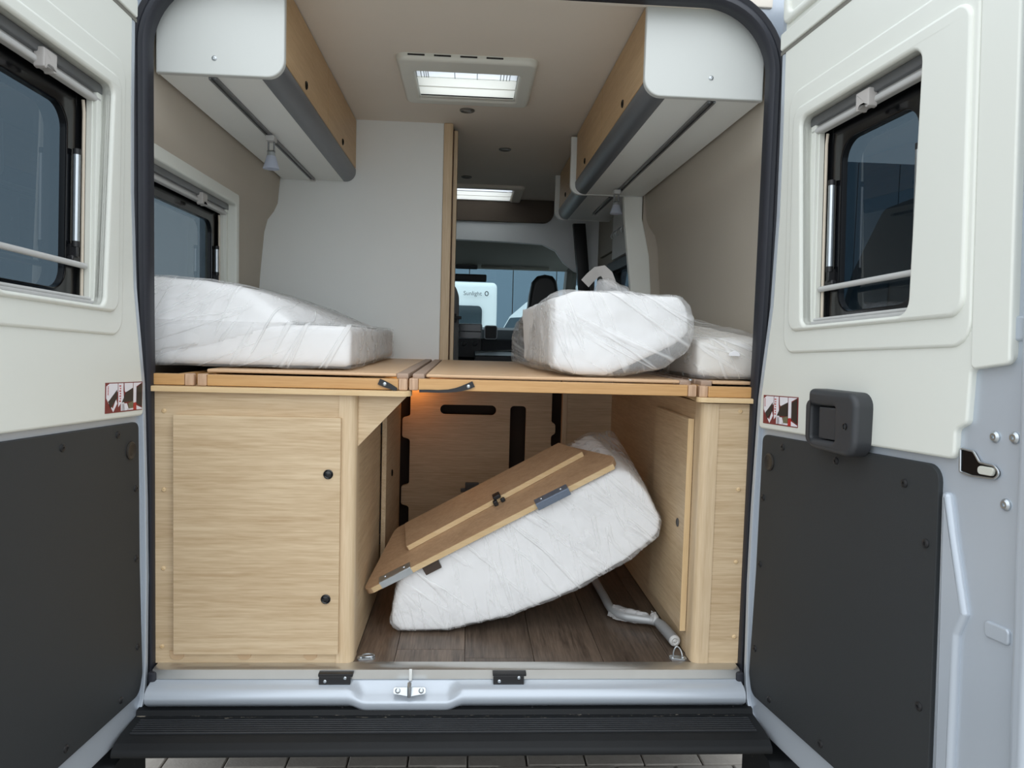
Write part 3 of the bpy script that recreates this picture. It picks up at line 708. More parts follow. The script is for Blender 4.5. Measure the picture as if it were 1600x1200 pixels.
# ================================================================== OVERHEAD LOCKERS
def locker(sd, y0, y1, xf, xw, zb, label, doors, end_far=False, near=True, knobs=()):
    lk = thing('overhead_locker', (sd*(xf+xw)/2, (y0+y1)/2, zb), label, 'locker')
    R = .045
    prof = lambda xi, zt: rpoly([(sd*xw, zb), (sd*xi, zb), (sd*xi, zt), (sd*xw, zt)], [0, R, 0, 0], 8)
    if near:
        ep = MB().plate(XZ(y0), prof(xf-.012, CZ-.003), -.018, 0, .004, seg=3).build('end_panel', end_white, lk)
    if end_far:
        MB().plate(XZ(y1), prof(xf-.022, CZ-.012), -.02, 0, .004, seg=3).build('end_panel', white, lk)
    ya, yb = (y0+.018 if near else y0), y1
    MB().box(sd*(xf+.035), sd*xw, ya, yb, zb+.003, zb+.016).build('bottom_panel', white, lk)
    MB().box(sd*(xw-.012), sd*xw, ya, yb, zb+.016, CZ-.002).build('back_panel', white, lk)
    for a, b, kn in doors:
        dr = MB().box(sd*xf, sd*(xf+.016), a, b, zb+.058, CZ-.006, .0015, 1).build('door', oak_lock, lk)
        q = V((sd*xf, kn, zb+.083))
        MB().lathe(q, (-sd, 0, 0), [(0, .0125), (.0025, .0125), (.004, .010), (.0015, .0075), (.0015, 0)], 18).build('push_knob', blk_gloss, dr)
    arc = []
    for i in range(9):
        t = math.pi/2*i/8; arc.append((sd*(xf+.042-.042*math.cos(t)), zb+.044-.042*math.sin(t)))
    arc = [(sd*xf, zb+.054)] + arc + [(sd*(xf+.05), zb+.002), (sd*(xf+.05), zb+.012)] + [(sd*(xf+.044-.03*math.cos(math.pi/2*i/5)), zb+.044-.03*math.sin(math.pi/2*i/5)) for i in range(5, -1, -1)] + [(sd*(xf+.014), zb+.054)]
    MB().profile(arc, 'y', ya, yb).build('edge_profile', strip_grey, lk)
    return lk
LZ = 1.525
kL = PX(478, 146, -.478).y, PX(535, 235, -.478).y
lkL = locker(-1, .05, 1.328, .478, .786, LZ, 'left overhead locker with white rounded end panel and oak flaps', [(.07, .70, kL[0]), (.703, 1.326, kL[1])])
seam = PX(940, 190, .478).y
kR = PX(973, 168, .478).y, PX(914, 253, .478).y
lkR = locker(1, .05, 1.40, .478, .786, LZ, 'right overhead locker over the bed with two oak flaps and white end panels', [(.07, seam-.0015, kR[0]), (seam+.0015, 1.378, kR[1])], end_far=True)
lk2 = locker(1, 1.424, 2.18, .50, .786, LZ+.012, 'farther overhead locker beyond the right one, over the side door', [(1.43, 2.158, 1.9)], end_far=True, near=False)
for lk, x, y in ((lkL, 335, 91), (lkR, 1111, 122)): screw(PY(x, y, .05), (0, -1, 0), .0065, steel, lk)
mb = MB()
for x, y in ((715+0, 0),): pass
for px_, py_ in ((973, 242), (1053, 244), (1085, 228), (1057, 255), (1027, 280)):
    q = PZ(px_, py_, LZ+.003); screw(V((q.x, q.y, LZ+.003)), (0, 0, -1), .004, white, lkR, 'screw_cap', h=.0012)
for px_, py_ in ((390, 218), (352, 196)):
    q = PZ(px_, py_, LZ+.003); screw(V((q.x, q.y, LZ+.003)), (0, 0, -1), .004, white, lkL, 'screw_cap', h=.0012)
def track(x, y0, y1, z, label):
    t = thing('light_track', (x, (y0+y1)/2, z), label, 'track')
    MB().profile([(x-.010, z), (x+.010, z), (x+.010, z-.008), (x+.004, z-.008), (x+.004, z-.003), (x-.004, z-.003), (x-.004, z-.008), (x-.010, z-.008)], 'y', y0, y1).build('channel', rail_grey, t)
    MB().box(x-.011, x+.011, y1, y1+.018, z-.010, z, .002).build('end_cap', lgrey, t)
    return t
track(-.652, .07, 1.285, LZ+.003, 'grey light track under the left overhead locker')
track(.655, .07, 1.27, LZ+.003, 'grey light track under the right overhead locker')
track(.66, 1.50, 1.95, LZ+.015, 'short light track under the farther locker')
def spot(q, zt, zb, label):
    s = thing('reading_spotlight', q, label, 'lamp', 'clip-on track lamps')
    MB().box(q.x-.014, q.x+.014, q.y-.02, q.y+.02, zt-.018, zt, .003).build('clip', lgrey, s)
    a = MB(); 
    for sx in (-1, 1): a.tube([(q.x+sx*.009, q.y, zt-.015), (q.x+sx*.009, q.y, zt-.05)], .0028, 8)
    a.cyl((q.x-.012, q.y, zt-.05), (1, 0, 0), .005, .024, 10)
    a.build('fork', rail_grey, s)
    h = zt-.05-zb
    MB().lathe((q.x, q.y, zt-.048), (0, 0, -1), [(0, .006), (.004, .012), (h*.3, .014)], 18).build('lamp_holder', steel, s)
    MB().lathe((q.x, q.y, zt-.048), (0, 0, -1), [(h*.28, .0145), (h*.5, .018), (h*.85, .024), (h, .027), (h, .025), (h*.85, .021), (h*.5, .015)], 20).build('lamp_shade', frost_m, s)
q = PZ(424, 213, LZ-.005); spot(V((q.x, q.y, LZ-.005)), LZ-.005, PY(426, 265, q.y).z, 'small frosted reading lamp clipped to the left track')
q = PZ(963, 298, LZ-.005); spot(V((q.x, 1.25, LZ-.005)), LZ-.005, PY(964, 335, 1.25).z, 'small frosted reading lamp at the far end of the right track')

# ================================================================== CABINETS
FY = .024
cl = thing('corner_cabinet', (-.53, .3, 0), 'left oak base cabinet with large door and black push buttons', 'cabinet')
MB().box(-.783, -.312, FY, FY+.016, .002, .717).build('front_panel', oak, cl)
MB().plate(XY(.002), rpoly([(-.312, FY-.003), (-.266, FY-.003), (-.266, .08), (-.282, .08), (-.312, .045)], [0, .032, 0, 0, 0], 8), 0, .715).build('corner_post', oak_z, cl)
MB().box(-.284, -.268, .08, 1.326, .002, .717).build('side_panel', oak_y, cl)
MB().box(-.783, -.77, .05, 1.32, .002, .717).build('outer_panel', oak_y, cl)
a, b = PY(270, 648, FY-.016), PY(528, 1023, FY-.016); a2 = PY(533, 653, FY-.016)
dr = MB().box(a.x, (a2.x+b.x)/2, FY-.017, FY-.001, b.z, a.z, .002, 2).build('door', oak, cl)
for x, y in ((513, 741), (509, 936)):
    q = PY(x, y, FY-.017); MB().lathe(q, (0, -1, 0), [(0, .0125), (.003, .0125), (.0045, .0105), (.003, .0085), (.004, .004), (.0042, 0)], 20).build('push_button', blk_gloss, dr)
for x, y in ((256, 642), (256, 765), (255, 888), (253, 1010)):
    q = PY(x, y, FY); screw(V((q.x, FY, q.z)), (0, -1, 0), .006, oak_edge, cl, 'screw_cap', h=.003)
tape = plain('tan_bracket', (196, 166, 130), .6)
for x in (277, 382, 485):
    q = PY(x, 1030, FY); MB().plate(XZ(FY), rpoly([(q.x-.019, b.z+.004), (q.x+.019, b.z+.004), (q.x+.016, b.z-.02), (q.x-.016, b.z-.02)], [0, 0, .014, .014], 5), 0, .004, .001).build('kick_clip', tape, cl)
MB().plate(XZ(.045), [(-.266, .717), (-.138, .717), (-.266, .580)], -.016, 0, .001).build('bracket', oak, cl)
sd_ = MB().box(-.262, -.246, .57, 1.06, .118, .668, .002).build('side_door', oak_y, cl)
q = V((-.246, .75, .38)); MB().lathe(q, (1, 0, 0), [(0, .0125), (.003, .0125), (.004, .010), (.002, .008), (.002, 0)], 18).build('push_button', blk_gloss, sd_)
MB().box(-.268, -.262, .60, .98, .16, .62).build('door_gap_shade', plain('painted_gap_dark', (40, 32, 26), .8), cl)  # dark filler painted as the shade behind the slightly open door
for hz in (.54, .20): MB().box(-.268, -.250, .58, .60, hz, hz+.045, .003).build('hinge', blk, cl)
wt = MB().plate(XY(.719), rpoly([(-.783, .002), (-.126, .002), (-.126, .06), (-.22, .16), (-.262, .22), (-.262, 1.325), (-.783, 1.325)], [0, .045, .02, 0, 0, 0, 0], 8), 0, .014, .003).build('worktop', oak_edge)
tag(wt, 'oak-edged top board over the left cabinet, under the slats', 'worktop')
# right cabinet
cr_ = thing('side_cabinet', (.72, .3, 0), 'right oak base cabinet with rounded corner post and inward-facing door', 'cabinet')
MB().box(.695, .783, FY, FY+.016, .002, .717).build('front_panel', oak, cr_)
MB().plate(XY(.002), rpoly([(.695, FY-.003), (.65, FY-.003), (.65, .08), (.666, .08), (.695, .045)], [0, .032, 0, 0, 0], 8), 0, .715).build('corner_post', oak_z, cr_)
MB().box(.652, .668, .08, 1.29, .002, .717).build('side_panel', oak_y, cr_)
MB().box(.455, .652, 1.27, 1.286, .002, .73).build('rear_panel', oak, cr_)
MB().box(.435, .457, 1.262, 1.30, .002, .73, .003).build('rear_post', oak_z, cr_)
p0, p1 = PX(1074, 655, .634), PX(1066, 988, .634)
dr = MB().box(.634, .650, .090, .445, .066, .668, .002).build('door', oak_y, cr_)
MB().box(.6338, .6502, .0892, .0905, .066, .668).build('edge_band', oak_edge_z, dr)
q = PX(1059, 816, .634); MB().lathe(V((.634, q.y, q.z)), (-1, 0, 0), [(0, .0125), (.002, .0125), (.003, .010), (.001, .008), (.001, 0)], 18).build('push_button', plain('grey_button', (70, 68, 66), .3), dr)
for x, y in ((1157, 643), (1154, 765), (1150, 878), (1147, 995)):
    q = PY(x, y, FY); screw(V((q.x, FY, q.z)), (0, -1, 0), .006, oak_edge, cr_, 'screw_cap', h=.003)
wt2 = MB().plate(XY(.721), rpoly([(.783, .002), (.628, .002), (.640, .06), (.652, .16), (.652, 1.27), (.783, 1.27)], [0, .05, .02, 0, 0, 0], 8), 0, .013, .003).build('worktop', oak_edge)
tag(wt2, 'oak-edged top board over the right cabinet, under the slats', 'worktop')
# garage bulkhead with finger slots
G = XZ(1.34)
def notch(x, z0, z1, d): return [(x, z0), (x+d, z0), (x+d, z1), (x, z1)]
ol = [(-.262, .003), (.433, .003), (.433, .395), (.398, .395), (.398, .448), (.416, .456), (.416, .500), (.398, .508), (.398, .66), (.433, .66), (.433, .73), (-.262, .73), (-.262, .71), (-.228, .71), (-.228, .525), (-.262, .515), (-.262, .43), (-.228, .42), (-.228, .222), (-.262, .212), (-.262, .13), (-.228, .12), (-.228, .04), (-.262, .03)]
bk = MB().plate(G, rpoly(ol, [0, 0]+[.014]*8+[0, 0]+[.012]*12, 4), -.016, 0, .001, holes=[rrect(-.097, .150, .534, .577, .021, 6), rrect(.213, .283, .20, .577, .016, 5)]).build('bulkhead_panel', oak)
tag(bk, 'oak bulkhead panel with slotted cut-outs at the back of the storage space', 'panel')
hq0, hq1 = PY(727, 754, 1.31), PY(748, 768, 1.31)
MB().box(hq0.x, hq1.x, 1.30, 1.324, hq1.z, hq0.z, .003).box(hq0.x-.02, hq0.x+.004, 1.31, 1.324, hq1.z-.004, hq1.z+.012, .002).build('wall_hook', plain('hook_grey', (92, 90, 88), .4, .5), bk)
# warm lamp in the upper corner of the storage space
gl = thing('storage_light', (-.205, 1.27, .70), 'small warm light glowing in the storage corner under the worktop', 'lamp')
MB().box(-.225, -.185, 1.25, 1.29, .700, .716, .003).build('lamp_housing', lgrey, gl)
MB().box(-.220, -.190, 1.255, 1.285, .696, .700).build('lamp_lens', emit('warm_lens', (255, 160, 70), 1.2), gl)
pl = bpy.data.lights.new('storage_bulb', 'POINT'); pl.energy = .22; pl.color = (1, .42, .1); pl.shadow_soft_size = .02
po = bpy.data.objects.new('storage_bulb', pl); COL.objects.link(po); po.parent = gl; po.location = (.0, .0, -.03)

# ================================================================== BED BASES
BZ0, BZ1, SZ = .7345, .7635, .776
def beam(x0, x1, par, y0=.018, y1=.040, caps=(1, 1), z0=BZ0, z1=BZ1):
    c0 = x0+(.024 if caps[0] else 0); c1 = x1-(.024 if caps[1] else 0)
    MB().box(c0, c1, y0, y1, z0, z1, .003, 2).build('front_rail', birch, par)
    if caps[0]: MB().box(x0, c0, y0-.001, y1, z0-.001, z1+.001, .004, 2).build('rail_end', end_grain, par)
    if caps[1]: MB().box(c1, x1, y0-.001, y1, z0-.001, z1+.001, .004, 2).build('rail_end', end_grain, par)
NS = 21
def slats(x0, x1, par, hold, ys=.078, step=.0598):
    sm = hm_ = None
    for i in range(NS):
        y = ys+i*step
        if sm is None:
            sm = MB().box(x0, x1, -.0225, .0225, SZ-.009, SZ, .003, 2).build('slat', slat_m, par); src = sm
            sm.location = (sm.location.x, y, 0)
        else:
            s = src.copy(); COL.objects.link(s); s.location = (src.location.x, y, 0)
        for hx in hold:
            key = round(hx, 3)
            if key not in holders or holders[key][1] is not par:
                o = MB().box(hx-.016, hx+.016, -.026, .026, BZ1-.002, SZ+.001, .004, 2).build('slat_holder', cap_m, par); o.location = (0, y, 0); holders[key] = (o, par)
            else:
                o = holders[key][0].copy(); COL.objects.link(o); o.location = (0, y, 0)
holders = {}
def strap(pts, scr, par, Y=.014):
    P = [PY(x, y, Y) for x, y in pts]
    s = MB().ribbon([(p.x, Y, p.z) for p in P], (-.1, 0, 1), .018, .0025)
    s = MB(); n = len(P)
    up = [V((0, 0, 1))]*n
    rings = []
    for i in range(n):
        t = (P[min(i+1, n-1)]-P[max(i-1, 0)]).normalized(); rings.append((P[i], V((t.z, 0, -t.x))*(1 if i < 2 else max(.45, 1-.16*(i-1))), V((0, 1, 0))))
    s.sweep(rings, [(-.008, -.0015), (.008, -.0015), (.008, .0015), (-.008, .0015)], False)
    o = s.build('strap', blk, par)
    q = PY(scr[0], scr[1], Y-.0015); screw(q, (0, -1, 0), .005, steel, o)
bA = thing('bed_base', (-.745, .6, BZ0), 'narrow slatted bed base strip beside the left door seal', 'bed base')
beam(-.80, PY(303, 595, .018).x, bA, caps=(0, 1))
MB().box(-.80, -.70, 1.28, 1.30, BZ0, BZ1).build('rear_rail', birch, bA); MB().box(-.725, -.70, .04, 1.28, BZ0, BZ1).build('side_rail', birch, bA)
bB = thing('bed_base', (-.41, .6, BZ0), 'left slatted bed base under the big wrapped mattress', 'bed base', 'slatted bed bases')
beam(PY(308, 595, .018).x, PY(637, 599, .018).x, bB)
MB().box(-.69, -.14, 1.29, 1.312, BZ0, BZ1, .003).build('rear_rail', birch, bB)
for xx in (-.68, -.162): MB().box(xx, xx+.022, .04, 1.29, BZ0, BZ1, .002).build('side_rail', birch, bB)
slats(-.66, -.168, bB, (-.152,))
strap([(592, 596), (601, 600), (610, 604), (616, 607), (620, 609)], (601, 600), bB)
bC = thing('bed_base', (.25, .6, BZ0), 'centre slatted bed base bridging the gap between the cabinets', 'bed base', 'slatted bed bases')
xc0, xc1 = PY(639, 600, .018).x, PY(1089, 606, .018).x
beam(xc0, xc1, bC, z0=BZ0+.001, z1=BZ1+.002)
MB().box(-.125, .63, 1.29, 1.312, BZ0, BZ1, .003).build('rear_rail', birch, bC)
for xx in (-.128, .606): MB().box(xx, xx+.022, .04, 1.29, BZ0, BZ1, .002).build('side_rail', birch, bC)
slats(-.09, .595, bC, (-.110, .61))
strap([(740, 600), (732, 603.5), (722, 607), (712, 609.5), (700, 611), (685, 611.5), (668, 611), (655, 611)], (732, 604), bC)
bD = thing('bed_base', (.72, .6, BZ0), 'short slatted bed base on the right cabinet', 'bed base', 'slatted bed bases')
beam(PY(1093, 606, .018).x, .80, bD, caps=(1, 0), z1=BZ1)
MB().box(.645, .79, 1.24, 1.26, BZ0, BZ1, .003).build('rear_rail', birch, bD); MB().box(.645, .667, .04, 1.24, BZ0, BZ1, .002).build('side_rail', birch, bD)
NS = 20
slats(.685, .80, bD, (.668,))
q = PY(1078, 594, .05); screw(V((q.x, .045, SZ+.002)), (0, -.5, 1), .005, steel, bD)
# ================================================================== MATTRESSES
MZ = SZ+.004
def box8(x0, x1, y0, y1, z0, z1): return [(x, y, z) for x in (x0, x1) for y in (y0, y1) for z in (z0, z1)]
ml = thing('mattress', (-.58, .6, MZ), 'large white mattress bundle in clear plastic on the left slats, thicker towards the wall', 'mattress')
def grow(pts, d):
    d = d*1.0
    c = sum((V(p) for p in pts), V((0, 0, 0)))/len(pts); out = []
    for p in pts:
        v = V(p)-c; out.append(tuple(c+V((v.x+math.copysign(d, v.x), v.y+math.copysign(d, v.y), v.z+math.copysign(d, v.z)))))
    return out
lowp = box8(-.872, -.300, .115, 1.25, MZ+.006, .898)
soft_hull('mattress_body', lowp, fabric, ml, .011, 6, .002, 14, amp2=.004)
soft_hull('plastic_wrap', grow(lowp, .005), film1, ml, .011, 4, .004, 11, .003, (.5, .2, 1), 1)
upp = [(-.872, .108, .80), (-.70, .108, .835), (-.872, .12, .902), (-.46, .12, .902), (-.36, .5, .902), (-.36, 1.2, .902), (-.872, 1.2, .902),
       (-.872, .15, 1.018), (-.70, .14, 1.012), (-.60, .15, .998), (-.52, .2, .975), (-.45, .3, .945),
       (-.872, 1.2, 1.05), (-.72, 1.2, 1.025), (-.55, 1.2, .97), (-.42, 1.2, .925)]
soft_hull('upper_layer', upp, fabric, ml, .011, 6, .003, 14, amp2=.006, seed=4)  # upper layer of the bundle, its wedge overlaps the lower mattress
soft_hull('plastic_wrap', grow(upp, .005), film1, ml, .011, 4, .004, 11, .003, (.5, .3, 1), 2)
# centre folded mattress
mc = thing('mattress', (.42, .55, MZ), 'thick white folded mattress in clear plastic on the centre slats', 'mattress')
fp = [(865, 463), (900, 452), (985, 458), (1062, 464), (1076, 480), (1078, 520), (1060, 535), (985, 560), (950, 584), (900, 583), (868, 573)]
F_ = [PY(x, y, .085) for x, y in fp]
F_ = [V((p.x, .085, max(p.z, MZ+.006))) for p in F_]
B_ = [V((p.x-.05, .62, min(p.z, .98))) for p in F_]
soft_hull('mattress_body', [tuple(p) for p in F_+B_], fabric, mc, .010, 6, .003, 13, amp2=.008, seed=9)
wp = [(860, 462), (880, 451), (985, 456), (1066, 461), (1082, 478), (1088, 520), (1075, 548), (1040, 575), (955, 588), (900, 588), (859, 577)]
Wf = [PY(x, y, .072) for x, y in wp]; Wf = [(p.x, .072, max(p.z, MZ+.001)) for p in Wf]
Wm = [(PY(845, 468, .5).x, .5, 1.0), (.60, .6, 1.0), (.62, .6, .82), (.60, .6, MZ+.001), (.24, .55, MZ+.001)]
Wb = [(PY(806, 503, 1.0).x, 1.0, PY(806, 503, 1.0).z), (PY(800, 515, 1.1).x, 1.1, .90), (PY(798, 558, 1.1).x, 1.1, MZ+.001), (.50, 1.1, .88), (.5, 1.1, MZ+.001)]
soft_hull('plastic_wrap', Wf+Wm+Wb, film2, mc, .010, 3, .004, 12, .005, (1, .25, .55), 3)
# hidden-from-front second half of the fold, seen through the film
soft_hull('mattress_fold', [(.30, .64, MZ+.008), (.56, .64, MZ+.008), (.30, .64, .95), (.56, .64, .95), (.26, 1.02, MZ+.008), (.50, 1.02, MZ+.008), (.26, 1.02, .90), (.50, 1.02, .90)], fabric2, mc, .014, 6, .003, 10)
P_ = [PY(x, y, .55) for x, y in ((914, 443), (922, 434), (932, 425), (942, 423), (949, 430), (953, 441), (955, 450))]
MB().sweep([(P_[i], V(((P_[min(i+1, 6)]-P_[max(i-1, 0)]).normalized().z, .35, -(P_[min(i+1, 6)]-P_[max(i-1, 0)]).normalized().x)).normalized(), V((0, 1, 0))) for i in range(7)], [(-.019, -.002), (.019, -.002), (.019, .002), (-.019, .002)], False).build('carry_strap', plain('grey_webbing', (176, 172, 168), .7, bump=.3, bscale=300), mc)
tuft = [tuple(PY(x, y, Y)) for x, y in ((930, 452), (936, 437), (950, 436), (985, 452), (980, 462), (935, 462)) for Y in (.40, .52)]
soft_hull('wrap_tuft', tuft, film2, mc, .008, 2, .006, 25, .006, (.3, 1, .4), 6)
# right mattress
mr = thing('mattress', (.72, .6, MZ), 'cream mattress in milky plastic wedged along the right wall', 'mattress')
rp = [(.66, .10, MZ+.006), (.85, .10, MZ+.006), (.66, .12, .885), (.85, .10, .890), (.66, 1.15, MZ+.006), (.872, 1.15, MZ+.006), (.68, 1.15, .90), (.872, 1.15, .94), (.70, .55, .955), (.85, .55, .92)]
soft_hull('mattress_body', rp, fabric2, mr, .012, 6, .003, 13, amp2=.004, seed=11)
soft_hull('plastic_wrap', grow(rp, .006)+[(.645, .16, MZ+.001), (.645, .4, MZ+.001), (.72, .5, .97)], film2, mr, .011, 3, .004, 10, .004, (1, .1, .3), 5)
sp = PY(1096, 553, .088)
lb = rpoly([(-.016, -.006), (.016, -.006), (.013, .003), (.0, .009), (-.013, .003)], [.002, .002, .004, .008, .004], 4)
sp = PY(1148, 553, .084)
MB().plate(Frame(sp, (1, 0, 0), (0, 0, 1), (0, -1, 0)), lb, -.006, 0, .0005).build('paper_label', plain('paper_white', (238, 238, 240), .7), mr)
# ---- lower mattress in the storage space
mg = thing('mattress', (.2, .5, 0), 'wrapped white mattress leaning in the storage space on the floor', 'mattress')
A_ = V((-.258, .20, .140)); ex = V((.475, .20, .525))-A_; LB = ex.length; ex.normalize()
c_ = V((-.218, .50, .237))-A_; ey = c_-ex*c_.dot(ex); ey.normalize(); ez = ex.cross(ey)
BF = Frame(A_, ex, ey, ez)     # table board frame
fpx = [(613, 950), (610, 975), (625, 994), (700, 990), (800, 962), (900, 922), (985, 872), (1028, 836), (1033, 812), (1012, 770), (985, 738)]
lowf = []
for x, y in fpx:
    p = PY(x, y, .23); lowf.append((min(p.x, .622), .23, max(p.z, .008)))
top = [tuple(BF(t*LB, .03, -.026)) for t in (.12, .3, .5, .75, .97)]
back = [tuple(BF(t*LB, .27, -.03)) for t in (.16, .3, .5, .75)] + [tuple(BF(.98*LB, .36, -.03)), (.60, .60, .46), (.622, .62, .36), (.622, .62, .28), (.40, .62, .10), (.10, .60, .012), (-.08, .58, .012), (-.11, .56, .13)]
soft_hull('mattress_body', lowf+top+back, fabric, mg, .010, 6, .002, 13, amp2=.006, seed=21)
lowf2 = [(x+(-.004 if x < .2 else .003), .225, max(z-.003, .002)) for x, _, z in lowf]
soft_hull('plastic_wrap', lowf2+[tuple(BF(t*LB, .02, -.022)) for t in (.10, .3, .5, .75, .985)]+[(x, y+.01, z+.004) for x, y, z in back]+[tuple(PY(957, 672, .66)), tuple(PY(905, 690, .66)), tuple(PY(985, 718, .5))], film_d, mg, .010, 3, .004, 12, .004, (.85, .1, .5), 8)
# ---- table board with cleat, hinges and catch
tb = thing('table_board', A_, 'loose oak table board with cleat and metal hinges lying on the storage mattress', 'table board')
def bl(x, y):
    """pixel on the board's upper face"""
    d = ray(x, y); n = BF.ez; t = (A_-CAM).dot(n)/d.dot(n); q = CAM+d*t-A_
    return (q.dot(BF.ex), q.dot(BF.ey))
co = [bl(565, 926), bl(974, 716), bl(872, 693), bl(617, 826)]
bdo = MB().plate(BF, rpoly(co, [.022, .04, .02, .03], 8), -.018, 0, .002).build('board', board_m, tb)
cc = [bl(638, 861), bl(914, 712), bl(876, 698), bl(636, 824)]
cm = MB().plate(BF, rpoly(cc, [.004]*4, 3), .0005, .017, .002).build('cleat', board_m, tb)
def edge_strip(p, q, r0, r1, z0, z1, par):
    p, q = V(p), V(q); d = (q-p).normalized(); n_ = V((d.y, -d.x)); a, b = p+d*r0, q-d*r1
    MB().plate(BF, [tuple(a), tuple(b), tuple(b+n_*.0012), tuple(a+n_*.0012)], z0, z1).build('edge_band', oak_edge, par)
edge_strip(co[0], co[1], .03, .035, -.0178, -.0006, bdo)
edge_strip(cc[0], cc[1], .004, .004, .001, .0165, cm)
def edge_hinge(x0, x1, nm, mat1, y=-.004):
    h = MB().box(x0, x1, y, y+.030, .0005, .003, .0006, 1, BF).box(x0, x1, y-.003, y, -.019, .003, .0006, 1, BF).build(nm, mat1, tb)
    for t in (.2, .8): MB().lathe(BF(x0+(x1-x0)*t, .018, .003), BF.ez, [(0, .005), (.002, .004), (.002, 0)], 12).build('rivet', steel, h)
    return h
def edge_at(x, y):
    return bl(x, y)
h0, h1 = bl(592, 925)[0], bl(642, 900)[0]
hy = min(bl(592, 922)[1], bl(640, 897)[1])
edge_hinge(h0, h1, 'edge_hinge', steel, .0)
h0, h1 = bl(838, 790)[0], bl(889, 765)[0]
edge_hinge(h0, h1, 'edge_hinge', hinge_b, .0)
kx, ky = bl(781, 786)
MB().box(kx-.012, kx+.012, ky-.002, ky+.022, .015, .028, .002, 1, BF).box(kx-.018, kx-.004, ky-.014, ky, .002, .018, .002, 1, BF).box(kx+.006, kx+.020, ky-.010, ky+.0, .002, .014, .002, 1, BF).build('catch', blk, tb)
# leg stub of the board seen under its left end
MB().plate(BF, [(bl(655, 895)[0], .01), (bl(680, 882)[0], .01), (bl(680, 882)[0], .06), (bl(655, 895)[0], .06)], -.05, -.018, .0).build('bracket', plain('brown_bracket', (70, 58, 50), .6), tb)
# ---- crank bar in film
cb = thing('crank_bar', (.55, .3, 0), 'grey cranked metal bar wrapped in clear film on the floor', 'crank')
pts = [PZ(x, y, .024) for x, y in ((1054, 1001), (1044, 989), (1034, 978), (1027, 972), (1016, 969), (1000, 967), (980, 964), (968, 961), (957, 954), (950, 944), (944, 932), (938, 922), (930, 908), (925, 898))]
MB().tube([tuple(p) for p in pts], [.0165]*3+[.0135]*11, 12).build('bar', plain('grey_bar', (165, 167, 168), .4, .3), cb)
a, b = pts[0], pts[1]; ax = (a-b).normalized()
MB().lathe(a, ax, [(0, .0165), (.004, .015), (.006, .010), (.003, .006), (.006, .003), (.006, 0)], 16).build('end_plug', lgrey, cb)
soft_hull('film_sleeve', [(p.x+dx, p.y, p.z+dz) for p in pts[4:9] for dx, dz in ((-.02, -.014), (.02, -.014), (0, .022))], film1, cb, .005, 1, .003, 40, .003, (1, 0, 0), 2)
soft_hull('film_tuft', [(pts[3].x+dx, pts[3].y+dy, pts[3].z+dz) for dx, dy, dz in ((-.03, 0, 0), (.015, -.02, -.01), (0, .02, .03), (-.02, .01, .035), (.012, .02, -.01))], film1, cb, .005, 1, .004, 40, .003, (1, 0, 0), 7)
# ---- lashing eyes
def lash(q, ang, label, up):
    l = thing('lashing_eye', (q.x, q.y, 0), label, 'lashing eye', 'floor lashing eyes')
    MB().plate(XY(0), [(q.x+a*math.cos(ang)-b*math.sin(ang), q.y+a*math.sin(ang)+b*math.cos(ang)) for a, b in rrect(-.024, .024, -.012, .012, .008)], 0, .004, .001).build('base_plate', steel, l)
    screw(V((q.x-.014, q.y, .004)), (0, 0, 1), .006, steel, l); screw(V((q.x+.014, q.y, .004)), (0, 0, 1), .006, steel, l)
    rp_ = []
    for i in range(16):
        t = 2*math.pi*i/16
        if up: rp_.append((q.x+.012*math.cos(t)*(1-.25*math.sin(t)), q.y+.004+.006*math.sin(t), .014+.016*math.sin(t)))
        else: rp_.append((q.x+.006+.016*math.cos(t), q.y+.010*math.sin(t), .009))
    MB().tube(rp_, .002, 8, True).build('ring', steel, l)
lash(PZ(572, 1029, 0), .1, 'zinc lashing eye lying flat beside the left cabinet corner', False)
q = PZ(1059, 1029, 0); lash(V((q.x, q.y, 0)), -.2, 'zinc lashing eye with ring standing up at the right cabinet corner', True)

# ================================================================== FRONT OF THE VAN
# white shaped post at the end of the right wall
po_ = MB().plate(XZ(1.40), rpoly([(.72, .74), (.845, .74), (.838, 1.107), (.824, 1.264), (.802, 1.363), (.786, 1.43), (.786, 1.525), (.700, 1.525), (.705, 1.44), (.744, 1.118)], [0, 0, 0, 0, .03, .03, 0, 0, .02, 0], 5), -.03, 0, .004).build('post', plain('post_white', (245, 247, 240), .45))
tag(po_, 'white shaped end post at the end of the right padded wall', 'post')
# sliding-door side beyond the post
sw = thing('door_3', (.9, 2.1, 0), 'sliding side door with window seen past the white post', 'door', kind='structure')
sm_ = plain('taupe_plastic_lining', (150, 142, 130), .6)
MB().plate(YZ(.86, -1), [(1.43, .0), (2.95, .0), (2.95, 1.79), (1.43, 1.79)], -.06, 0, holes=[rrect(1.62, 2.55, .80, 1.32, .04)]).build('door_lining', sm_, sw)
MB().plate(YZ(.86, -1), rrect(1.60, 2.57, .78, 1.34, .05), -.02, .014, .006, holes=[rrect(1.66, 2.50, .83, 1.28, .04)]).build('window_gasket', blk, sw)
MB().plate(YZ(.86, -1), rrect(1.62, 2.55, .80, 1.32, .04), -.03, -.024).build('pane', glass_dark, sw)
MB().plate(YZ(.86, -1), rrect(1.55, 2.80, 1.40, 1.50, .02), 0, .02, .008).build('upper_lining', sm_, sw)
hk = thing('coat_hook_rail', (.80, 1.62, 1.42), 'pale coat hook rail below the farther locker', 'hook rail')
MB().box(.76, .782, 1.45, 1.95, 1.30, 1.535, .004).build('rail_board', lgrey, hk)
for i in range(4):
    y = 1.50+i*.12; MB().tube([(.76, y, 1.44), (.745, y, 1.43), (.735, y, 1.41), (.74, y, 1.40), (.748, y, 1.405)], .004, 8).build('hook', steel, hk)
